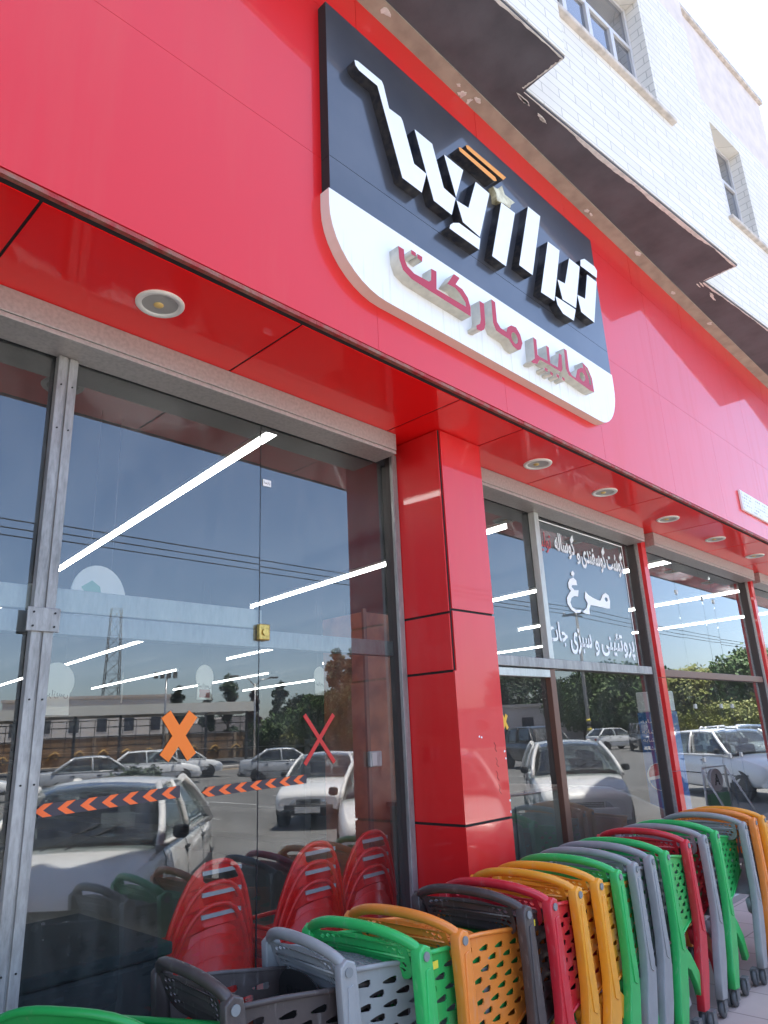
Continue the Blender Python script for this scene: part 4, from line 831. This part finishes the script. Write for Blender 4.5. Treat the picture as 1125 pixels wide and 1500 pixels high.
def car(kind, paint, loc, head, label, group='cars parked in front of the shop'):
    K = KIND[kind]
    t = empty('parked_car', (loc[0], loc[1], -.115), math.atan2(head[1], head[0]), label, 'car', group)
    m = MB(); rings = []
    for x, zb, zt, w in K['st']:
        h = zt - zb; half = [(w*.80, zb), (w*.93, zb + .06*h), (w*.985, zb + .25*h), (w, zb + .48*h), (w*.99, zb + .68*h), (w*.955, zb + .88*h), (w*.90, zt - .012*h), (w*.70, zt + .012), (w*.35, zt + .022)]
        rings.append([(x, y, z) for y, z in half] + [(x, 0, zt + .026)] + [(x, -y, z) for y, z in half[::-1]])
    m.loft(rings); body = m.build('body', paint, t, bevel=.012, seg=2)
    hwid = lambda x: next((a[3] + (b_[3]-a[3])*(x-a[0])/(b_[0]-a[0]) for a, b_ in zip(K['st'], K['st'][1:]) if a[0] <= x <= b_[0]), .6)
    xf, rf, rr, xr, zb, zr = K['gh']; wb, wr = K['hw']
    V = [Vector(v) for v in ((xf, wb, zb), (xf, -wb, zb), (xr, -wb, zb), (xr, wb, zb), (rf, wr, zr), (rf, -wr, zr), (rr, -wr, zr), (rr, wr, zr))]
    # cabin: roof skin and pillars, with seats and a dashboard behind the glass
    c = MB(); N = 8
    def rrow(x, z, w, th): return [(x, w*(1 - 2*i/N), z + .045*(1-(1-2*i/N)**2) + th) for i in range(N+1)]
    xs_ = [rf + .05, rf - .06, rf + (rr-rf)*.3, rf + (rr-rf)*.7, rr + .06, rr - .05]; zs_ = [zr - .045, zr - .008, zr + .016, zr + .014, zr - .008, zr - .045]
    c.loft([rrow(x, z, wr + .012, .0) + rrow(x, z, wr + .012, -.035)[::-1] for x, z in zip(xs_, zs_)])
    def pil(p, q, r_, bow=.03):
        mid = (p+q)/2 + Vector((0, bow*(1 if p.y > 0 else -1), .012)); c.tube([p, (p+mid)/2 + Vector((0, bow*.3*(1 if p.y > 0 else -1), 0)), mid, (mid+q)/2 + Vector((0, bow*.3*(1 if p.y > 0 else -1), 0)), q], r_, 8)
    for a, b_, r_ in ((0, 4, .034), (1, 5, .034), (2, 6, .055), (3, 7, .055)): pil(V[a], V[b_], r_)
    for s in (1, -1):
        bx_ = (rf+rr)/2 + .03; pil(Vector((bx_+.05, s*wb, zb)), Vector((bx_, s*wr, zr)), .03)
        if kind in ('wagon', 'suv'): pil(Vector((rr+.35, s*wb, zb)), Vector((rr+.25, s*wr, zr)), .035)
        c.tube([(xf, s*wb, zb+.01), (0, s*(wb+.01), zb+.01), (xr, s*wb, zb+.01)], .022, 6)
    c.build('cabin', paint, t)
    i_ = MB()
    for sx in (.10, -.85):
        for sy in (-.36, .36):
            i_.box(sx-.14, sx-.02, sy-.24, sy+.24, zb-.1, zb+.20); i_.box(sx-.15, sx-.06, sy-.12, sy+.12, zb+.21, zb+.35)
    i_.build('seats', SEAT, t, bevel=.03)
    d_ = MB(); d_.box(xf-.62, xf-.18, -wb+.06, wb-.06, zb-.02, zb+.05); d_.build('dashboard', DASH, t, bevel=.02)
    MB().tube([(xf-.62 + .05*sin(a), .36 + .17*cos(a), zb+.10 + .16*sin(a)) for a in [2*pi*k/16 for k in range(17)]], .014, 6).build('steering_wheel', DASH, t)
    def glass(name, a, b_, c_, dd, u0, u1, v0, v1, bow):
        n = (V[b_]-V[a]).cross(V[dd]-V[a]).normalized(); ctr = (V[a]+V[c_])/2
        if n.dot(ctr - Vector((ctr.x*.5, 0, 1.0))) < 0: n = -n
        q = MB(); G = 6; gp = []
        for j in range(G+1):
            for i in range(G+1):
                u = u0 + (u1-u0)*i/G; v = v0 + (v1-v0)*j/G; p = V[a].lerp(V[b_], u).lerp(V[dd].lerp(V[c_], u), v)
                gp.append(p + n*bow*(1 - (2*u-1)**2 if bow > .03 else 4*v*(1-v)))
        q.faces(gp, [(j*(G+1)+i, j*(G+1)+i+1, (j+1)*(G+1)+i+1, (j+1)*(G+1)+i) for j in range(G) for i in range(G)])
        me = q.mesh(name, False)
        if sum((p.normal.dot(n) for p in me.polygons)) < 0: me.flip_normals()
        o = link(name, me, CWIN, t, smooth=True); sd = o.modifiers.new('thickness', 'SOLIDIFY'); sd.thickness = .005; sd.offset = -1
    glass('windshield', 0, 1, 5, 4, .01, .99, .0, 1.0, .05); glass('rear_window', 2, 3, 7, 6, .02, .98, .0, 1.0, .045)
    for c0, c1 in ((.03, .49), (.51, .97)): glass('side_window', 3, 0, 4, 7, c0, c1, .02, .98, .022); glass('side_window', 1, 2, 6, 5, 1-c1, 1-c0, .02, .98, .022)
    wr_ = .29 if kind != 'suv' else .36
    for wx in K['wx']:
        for s in (1, -1):
            y = s*(hwid(wx) - .085)
            w = MB().lathe([(.19, -.09), (wr_-.02, -.09), (wr_, -.06), (wr_, .06), (wr_-.02, .09), (.19, .09)], (wx, y, wr_), (0, 1, 0), 28).build('wheel', RUBBER, t)
            MB().lathe([(.0, .02*s), (.05, .05*s), (.06, .02*s), (.15, .03*s), (.195, .075*s), (.195, 0)], (wx, y, wr_), (0, 1, 0), 20).build('rim', RIM, w)
            MB().lathe([(wr_+.05, .080*s), (.02, .079*s)], (wx, y, wr_+.015), (0, 1, 0), 28).build('wheel_arch', DASH, t)
    F, Rr = K['st'][-1], K['st'][0]; z0 = F[1]; hwf = F[3]; bm_ = CTRIM if kind == 'sedan' and paint is not CP_DARK else paint
    for s_, st_, nm in ((1, F, 'f'), (-1, Rr, 'r')):
        q = MB(); pts = [(st_[0] - s_*.22, st_[3]+.11), (st_[0] - s_*.06, st_[3]+.08), (st_[0] + s_*.05, st_[3]*.6), (st_[0] + s_*.075, 0)]; pts = pts + [(x, -y) for x, y in pts[-2::-1]]
        q.loft([[(x, y, st_[1]-.10), (x, y, st_[1]+.09), (x - s_*.1, y*.93, st_[1]+.10), (x - s_*.1, y*.93, st_[1]-.10)] for x, y in pts]); q.build('bumper', bm_, t, bevel=.015)
    zz = F[2] - .075
    for s in (1, -1):
        q = MB(); q.loft([[(F[0]-.02, s*.27, zz-.06), (F[0]+.016, s*.27, zz-.055), (F[0]+.004, s*.27, zz+.05), (F[0]-.03, s*.27, zz+.055)], [(F[0]-.06, s*.50, zz-.055), (F[0]-.012, s*.50, zz-.05), (F[0]-.022, s*.50, zz+.06), (F[0]-.07, s*.50, zz+.065)], [(F[0]-.20, s*.66, zz-.035), (F[0]-.12, s*.675, zz-.03), (F[0]-.14, s*.67, zz+.055), (F[0]-.22, s*.66, zz+.06)]]); q.build('headlight', CLAMP, t, bevel=.01)
        MB().box(Rr[0]-.012, Rr[0]+.06, min(s*.36, s*.60), max(s*.36, s*.60), Rr[2]-.15, Rr[2]-.02).build('taillight', CTAIL, t, bevel=.015)
        q = MB(); q.loft([[(xf-.30 + dx, s*(wb+.05+dy), zb+.10+dz*.055) for dx, dz in ((-.03*k, -k), (.05*k, -k), (.05*k, k), (-.03*k, k))] for dy, k in ((0, .7), (.04, 1), (.10, 1), (.135, .6))]); q.build('mirror', CTRIM, t, bevel=.012)
        for hx in (.02, -.85): MB().box(hx-.09, hx+.06, min(s*(hwid(hx)*.975-.02), s*(hwid(hx)*.975+.014)), max(s*(hwid(hx)*.975-.02), s*(hwid(hx)*.975+.014)), zb-.12, zb-.095).build('door_handle', CTRIM, t, bevel=.005)
        st = MB(); st.tube([(x, s*(hwid(x)*.995 + .004), .53 if kind != 'suv' else .66) for x in (-1.75, -1.2, -.6, 0, .6, 1.2, 1.6)], .014, 6); st.build('side_strip', CTRIM, t)
        for sx in (.86, .02, -.82):
            W_ = hwid(sx); MB().tube([(sx, s*(W_*.985+.001), .30), (sx, s*(W_+.001), .55), (sx-.01, s*(W_*.97+.002), zb-.08), (sx-.02, s*(W_*.93+.001), zb-.015)], .004, 4).build('door_seam', DASH, t)
        MB().tube([(xf+.015, s*.1+.12, zb+.03), (xf-.20, s*.1-.30, zb+.20)], .007, 4).build('wiper', DASH, t)
    g = MB()
    for i in range(4): g.box(F[0]-.03, F[0]+.014, -.25, .25, zz-.05 + .026*i, zz-.035 + .026*i)
    g.build('grille', CTRIM, t)
    MB().box(F[0]+.077, F[0]+.084, -.26, .26, z0-.055, z0+.055).build('number_plate', PLATE_M, t); MB().box(Rr[0]-.084, Rr[0]-.077, -.26, .26, Rr[1]-.055, Rr[1]+.055).build('number_plate', PLATE_M, t)
    return t
A = car('sedan', CP_WHITE, (3.43, -1.35), (-.67, .74), 'white sedan with black bumpers, nearest of the cars mirrored in the left window')
MB().box(.50, .505, -.42, -.12, 1.04, 1.16).build('windshield_notice', PLATE_M, A)
car('sedan', CP_WHITE, (11.6, -7.3), (-.80, .60), 'white car facing the shop, mirrored in the glass door below the red tape cross')
car('hatch', CP_WHITE, (8.35, -2.15), (-.72, .70), 'white hatchback whose nose corner shows beside the wood panel')
car('sedan', CP_SILVER, (20.2, -19.6), (.80, .60), 'silver boxy sedan standing across the road, mirrored above the right chevron tape')
car('hatch', CP_WHITE, (17.2, -25.4), (.88, .47), 'white hatchback standing across the road, mirrored below the orange cross')
car('hatch', CP_WHITE, (20.6, -28.8), (.9, .4), 'white hatchback half hidden behind another white hatchback across the road')
car('sedan', CP_SILVER, (12.3, -20.4), (.9, .42), 'long silver sedan mirrored near the left mullion')
car('sedan', CP_WHITE, (8.8, -25.0), (.9, .42), 'white sedan behind the long silver sedan near the left mullion')
car('hatch', CP_WHITE, (12.5, -1.6), (-.80, .60), 'small white hatchback facing the shop, mirrored just right of the pillar')
car('suv', CP_DARK, (28.2, -12.2), (-.5, .85), 'dark off-road car mirrored just right of the pillar')
car('wagon', CP_WHITE, (18.75, -.85), (-.59, .80), 'white estate car seen from the side, the nearer of two in the frameless glass strips')
car('hatch', CP_WHITE, (50, -20), (.9, .4), 'far white hatchback beside the striped utility pole')
car('suv', CP_DARK, (46, -15.5), (-.8, .6), 'far dark car right of the striped utility pole')
car('wagon', CP_WHITE, (28, -3.5), (-.59, .80), 'white estate car behind the one in the frameless glass strips')
# ------------------------------------------------------------------ across the road
WALLM = mat('mud_wall', (.27, .17, .10), .95, var=.3, vscale=.6); WALLO = mat('wall_ornament', (.48, .30, .10), .9)
w0, w1 = Vector((-12, -85.8)), Vector((80, -47.9)); wd = (w1-w0).normalized(); wl_ = (w1-w0).length
bw = empty('boundary_wall', (w0.x, w0.y, 0), math.atan2(wd.y, wd.x), 'long brown boundary wall with ochre ornaments across the road', 'wall')
MB().box(0, wl_, 0, .3, -.13, 2.45).build('wall_body', WALLM, bw)
MB().box(0, wl_, -.06, .36, 2.452, 2.6).build('wall_cap', KERB, bw)
om = MB(); ps = MB()
for i in range(int(wl_/2.2)):
    x = 1 + 2.2*i; om.tube([(x, .3, .5), (x+.3, .36, 1.0), (x+.7, .36, 1.25), (x+1.1, .36, .9), (x+.8, .36, .6), (x+.55, .36, .8)], .10, 5)
for i in range(int(wl_/7)): ps.box(7*i, 7*i+.3, .3, .42, -.12, 2.45)
om.build('wall_ornaments', WALLO, bw); ps.build('wall_piers', mat('pier', (.36, .26, .17), .95), bw)
CAN = mat('canopy_cream', (.80, .76, .66), .7); DST = mat('dark_steel', (.06, .055, .05), .7)
a0, a1 = Vector((9, -58)), Vector((36.4, -44.4)); ad = (a1-a0).normalized(); al = (a1-a0).length
cn = empty('flat_canopy', (a0.x, a0.y, 0), math.atan2(ad.y, ad.x), 'long cream flat-roofed canopy on dark posts beyond the road', 'canopy')
MB().box(0, al, -7, 0, 3.9, 4.65).build('roof', CAN, cn)
for i in range(10):
    MB().box(.4 + i*al/9.3, .6 + i*al/9.3, -1.0, -.8, -.12, 3.9).build('post', DST, cn)
rl = MB()
for z in (.9, 1.6, 2.3, 3.0, 3.5): rl.box(0, al, -1.02, -.97, z, z+.07)
for i in range(30): rl.box(i*al/30, i*al/30+.05, -1.04, -.99, 1.6 if i % 2 else .9, 3.5)
rl.build('railing', DST, cn)
def simple_house(name, loc, rz, w, d_, h, m, label, nwin, cat='building', roof=None):
    t = empty(name, (loc[0], loc[1], 0), rz, label, cat)
    MB().box(-w/2, w/2, -d_/2, d_/2, -.12, h).build('wall', m, t)
    MB().box(-w/2-.15, w/2+.15, -d_/2-.15, d_/2+.15, h+.002, h+.35).build('roof', roof or STONE, t)
    for i in range(nwin):
        x = -w/2 + w*(i+.5)/nwin; MB().box(x-.6, x+.6, d_/2-.02, d_/2+.05, h*.45, h*.72).build('window', WGLASS, t)
    return t
simple_house('white_building', (44, -92), .45, 20, 8, 7.6, PLASTER, 'low white building behind the cream canopy', 6)
simple_house('flat_building', (72, -38), 1.0, 22, 8, 3.6, PLASTER_P, 'pale flat building under the trees on the right of the mirror image', 4)
simple_house('flat_building', (26, -100), .4, 10, 8, 5.5, STONE, 'small tan building at the far left of the mirror image', 3)
def lattice(x, y, h, w, m, label):
    t = empty('lattice_tower', (x, y, -.12), .3, label, 'tower', 'lattice radio towers beyond the canopy')
    n = 11; g = MB()
    cs = [(-1, -1), (1, -1), (1, 1), (-1, 1)]
    for sx, sy in cs: MB().tube([(sx*w, sy*w, 0), (sx*w*.55, sy*w*.55, h)], .06, 5).build('corner_post', m, t)
    for i in range(n):
        z0, z1 = h*i/n, h*(i+1)/n; k0, k1 = w*(1-.45*i/n), w*(1-.45*(i+1)/n)
        for j in range(4):
            a, b = cs[j], cs[(j+1) % 4]
            g.tube([(a[0]*k0, a[1]*k0, z0), (b[0]*k1, b[1]*k1, z1)], .032, 4); g.tube([(b[0]*k0, b[1]*k0, z0), (a[0]*k1, a[1]*k1, z1)], .032, 4); g.tube([(a[0]*k1, a[1]*k1, z1), (b[0]*k1, b[1]*k1, z1)], .032, 4)
    g.build('bracing', m, t)
lattice(55.8, -111, 24, 1.5, DST, 'dark lattice tower, the nearer and clearer of the pair'); lattice(50, -128, 26, 2.2, STEEL, 'pale lattice tower standing left of the dark one')
def lamp(x, y, h, two, label):
    t = empty('street_lamp', (x, y, -.12), .4, label, 'street lamp')
    MB().tube([(0, 0, 0), (0, 0, h)], [.09, .05], 8).build('post', STEEL, t)
    for s in ((1, -1) if two else (1,)):
        MB().tube([(0, 0, h-.2), (s*.5, 0, h+.35), (s*1.3, 0, h+.5)], .04, 6).build('arm', STEEL, t); MB().box(min(s*1.2, s*1.8), max(s*1.2, s*1.8), -.12, .12, h+.46, h+.58).build('lamp_head', DST, t, bevel=.03)
lamp(31.5, -37.6, 5.6, True, 'two-armed street lamp rising in front of the cream canopy')
t = empty('floodlight_mast', (27.5, -43, -.12), .5, 'mast with a cluster of floodlights beside the cream canopy', 'floodlight mast')
MB().tube([(0, 0, 0), (0, 0, 6.4)], [.1, .06], 8).build('post', STEEL, t)
for i in range(4): MB().box(-.9 + .45*i, -.6 + .45*i, -.1, .1, 6.3, 6.75).build('floodlight', DST, t, bevel=.02)
# utility pole and wires
up_ = empty('utility_pole', (54.4, -24.2, -.12), 0, 'utility pole with a cross-arm on top and black and yellow stripes at its foot', 'utility pole')
CONC = mat('pole_concrete', (.40, .38, .35), .9)
MB().tube([(0, 0, 0), (0, 0, 10.9)], [.17, .11], 10).build('post', CONC, up_)
MB().box(-.06, .06, -1.3, 1.3, 10.6, 10.78).box(-.9, .9, -.06, .06, 10.45, 10.6).build('crossarm', DST, up_)
for i in range(3): MB().cyl((0, -1.15 + 1.15*i, 10.88), (0, 0, 1), .06, .2, 8).build('insulator', LAMPRING, up_)
for i in range(6): MB().cyl((0, 0, .35 + .35*i), (0, 0, 1), .19, .175, 10).build('stripe', YLABEL if i % 2 else GAP, up_)
up2 = copy_tree(up_); up2.location = (-70, -24.2, -.12); up2['label'] = 'utility pole with a cross-arm far to the left behind the viewer'
for i in range(3):
    yy = -24.2 - 1.15 + 1.15*i; pts = [(-70 + 124.4*j/20, yy, 10.75 - 1.3*4*(j/20)*(1-j/20)*.35) for j in range(21)] + [(54.4 + 60*j/8, yy, 10.75 - .9*4*(j/8)*(1-j/8)*.5) for j in range(1, 9)]
    o = MB().tube(pts, .028, 5).build('power_line', GAP); tag(o, 'thin power line strung from the utility pole, %s of the three' % ('farthest', 'middle', 'nearest')[i], 'power line', 'power lines')
# sign stands on the pavement side
def stand(x, y, rz, label, disc):
    t = empty('sign_stand', (x, y, -.115), rz, label, 'sign stand')
    MB().tube([(-.4, .0, 0), (-.38, 0, .92), (.38, 0, .92), (.4, 0, 0)], .022, 8).tube([(-.4, .5, 0), (-.38, 0, .9)], .018, 8).tube([(.4, .5, 0), (.38, 0, .9)], .018, 8).build('frame', WHITE_P, t)
    if disc:
        MB().cyl((0, -.03, .70), (0, 1, 0), .19, .02, 28).cyl((0, .03, .70), (0, 1, 0), .19, .02, 28).build('disc', WHITE_P, t)
        for s in (1, -1):
            me = text_mesh('A', -.08, .08, -.09, .10, .006, .02, False)
            o = link('letter', me, GAP, t, (0, .043*s, .70)); o.rotation_euler = (0, 0, 0 if s < 0 else pi)
        MB().box(-.36, .36, -.008, .008, .08, .48).build('green_board', BASK_GREEN, t)
stand(8.1, .2, .3, 'plain white tubular stand mirrored below the window lettering', False); stand(13.8, .55, .2, 'white tubular stand with a round disc lettered A in the frameless glass strips', True)
# ------------------------------------------------------------------ trees
BARK = mat('bark', (.10, .07, .05), .9)
def leaf_mat(name, c, v): return mat(name, c, .6, 0, .3, var=.5, vscale=.9, var_col=v)
LF = {'dark': leaf_mat('cypress_leaf', (.025, .05, .022), (.04, .075, .03)), 'green': leaf_mat('tree_leaf', (.055, .11, .03), (.10, .15, .045)), 'lime': leaf_mat('hedge_leaf', (.14, .17, .035), (.22, .21, .06)), 'plum': leaf_mat('plum_leaf', (.05, .025, .03), (.07, .04, .03)), 'grey': leaf_mat('greygreen_leaf', (.06, .09, .06), (.09, .12, .08))}
def crown(shape_, h, r, n, leaf, seed):
    rnd = random.Random(seed); m = MB(); cl = []
    for i in range(34):
        if shape_ == 'cypress': z = rnd.uniform(.04, 1)*h; rr = r*(.25 + .75*sin(pi*min(1, (1-z/h)*.62 + .10)))*rnd.uniform(.3, .85); a = rnd.uniform(0, 6.28); cl.append((rr*cos(a), rr*sin(a), z, r*.42))
        else:
            a = rnd.uniform(0, 6.28); t_ = rnd.uniform(-1, 1); q_ = math.sqrt(max(0, 1-t_*t_))*rnd.uniform(.5, 1); cl.append((r*q_*cos(a), r*q_*sin(a), h*.62 + h*.36*t_*.9, r*rnd.uniform(.22, .40)))
    for i in range(n):
        cx, cy, cz, cr = cl[i % len(cl)]; v = Vector((rnd.gauss(0, 1), rnd.gauss(0, 1), rnd.gauss(0, 1))).normalized()*cr*rnd.uniform(.5, 1.05)
        p = Vector((cx, cy, cz)) + v; u = Vector((rnd.gauss(0, 1), rnd.gauss(0, 1), rnd.gauss(0, 1))).normalized(); w = u.orthogonal().normalized()
        m.faces([p - u*leaf, p + w*leaf*.55, p + u*leaf, p - w*leaf*.55], [(0, 1, 2, 3)])
    return m.mesh('crown', False)
CR = {'cypress': crown('cypress', 9, 1.25, 4500, .17, 1), 'round': crown('round', 6.5, 3.4, 7000, .20, 2), 'round2': crown('round', 5, 3.0, 6000, .19, 5), 'bush': crown('round', 3.0, 2.6, 4200, .15, 3)}
TC = {}
def tree(name, kind, x, y, s, leaf, label, group=None, trunk=True):
    t = empty(name, (x, y, -.12), random.uniform(0, 6), label, 'bush' if kind == 'bush' else 'tree', group); t.scale = (s, s, s)
    if (kind, leaf) not in TC: me = CR[kind].copy(); me.materials.append(LF[leaf]); TC[(kind, leaf)] = me
    o = bpy.data.objects.new('crown', TC[(kind, leaf)]); COL.objects.link(o); o.parent = t
    if trunk: MB().tube([(0, 0, 0), (.05, .03, 1.6), (.0, 0, 4.0)], [.2, .15, .05], 8).tube([(0, 0, 1.4), (.9, .3, 3.2)], [.10, .03], 6).tube([(0, 0, 1.6), (-.7, -.5, 3.3)], [.10, .03], 6).build('trunk', BARK, t)
gT = 'trees across the road'
for x, y, s, lf, l in TREES_C: tree('cypress_tree', 'cypress', x, y, s, lf, l, gT)
for x, y, s, k, lf, l in TREES_R: tree('leafy_tree', k, x, y, s, lf, l, gT)
for x, y, s, lf, l in BUSHES: tree('round_bush', 'bush', x, y, s, lf, l, 'bushes and hedges across the road', False)
pt = empty('palm_tree', (PALM[0], PALM[1], -.12), 0, 'palm tree with a spread crown of fronds, mirrored above the thin red cross', 'tree')
MB().tube([(0, 0, 0), (.1, 0, 3), (.0, 0, 5.2)], [.35, .28, .25], 8).build('trunk', BARK, pt)
fr = MB(); random.seed(9)
for i in range(46):
    a = random.uniform(0, 6.28); e = random.uniform(-.5, 1.3); L = random.uniform(2.0, 2.8); prev = None
    for j in range(6):
        q_ = j/5; rr = L*q_*cos(e*(1-.5*q_)); zz = 5.2 + L*q_*sin(e) - 1.3*q_*q_*1.2; p = Vector((rr*cos(a), rr*sin(a), zz))
        if prev is not None:
            s_ = Vector((-sin(a), cos(a), 0))*.32*(1.05-q_)*.9; dn = Vector((0, 0, -.16))
            fr.faces([prev, p, p + s_ + dn, prev + s_ + dn], [(0, 1, 2, 3)]); fr.faces([prev, p, p - s_ + dn, prev - s_ + dn], [(0, 1, 2, 3)])
        prev = p
fr.build('fronds', LF['green'], pt, fix=False)
tree('potted_shrub', 'bush', 9.3, -12.2, .34, 'grey', 'small grey-green round shrub mirrored behind the nearest white sedan', None, False)
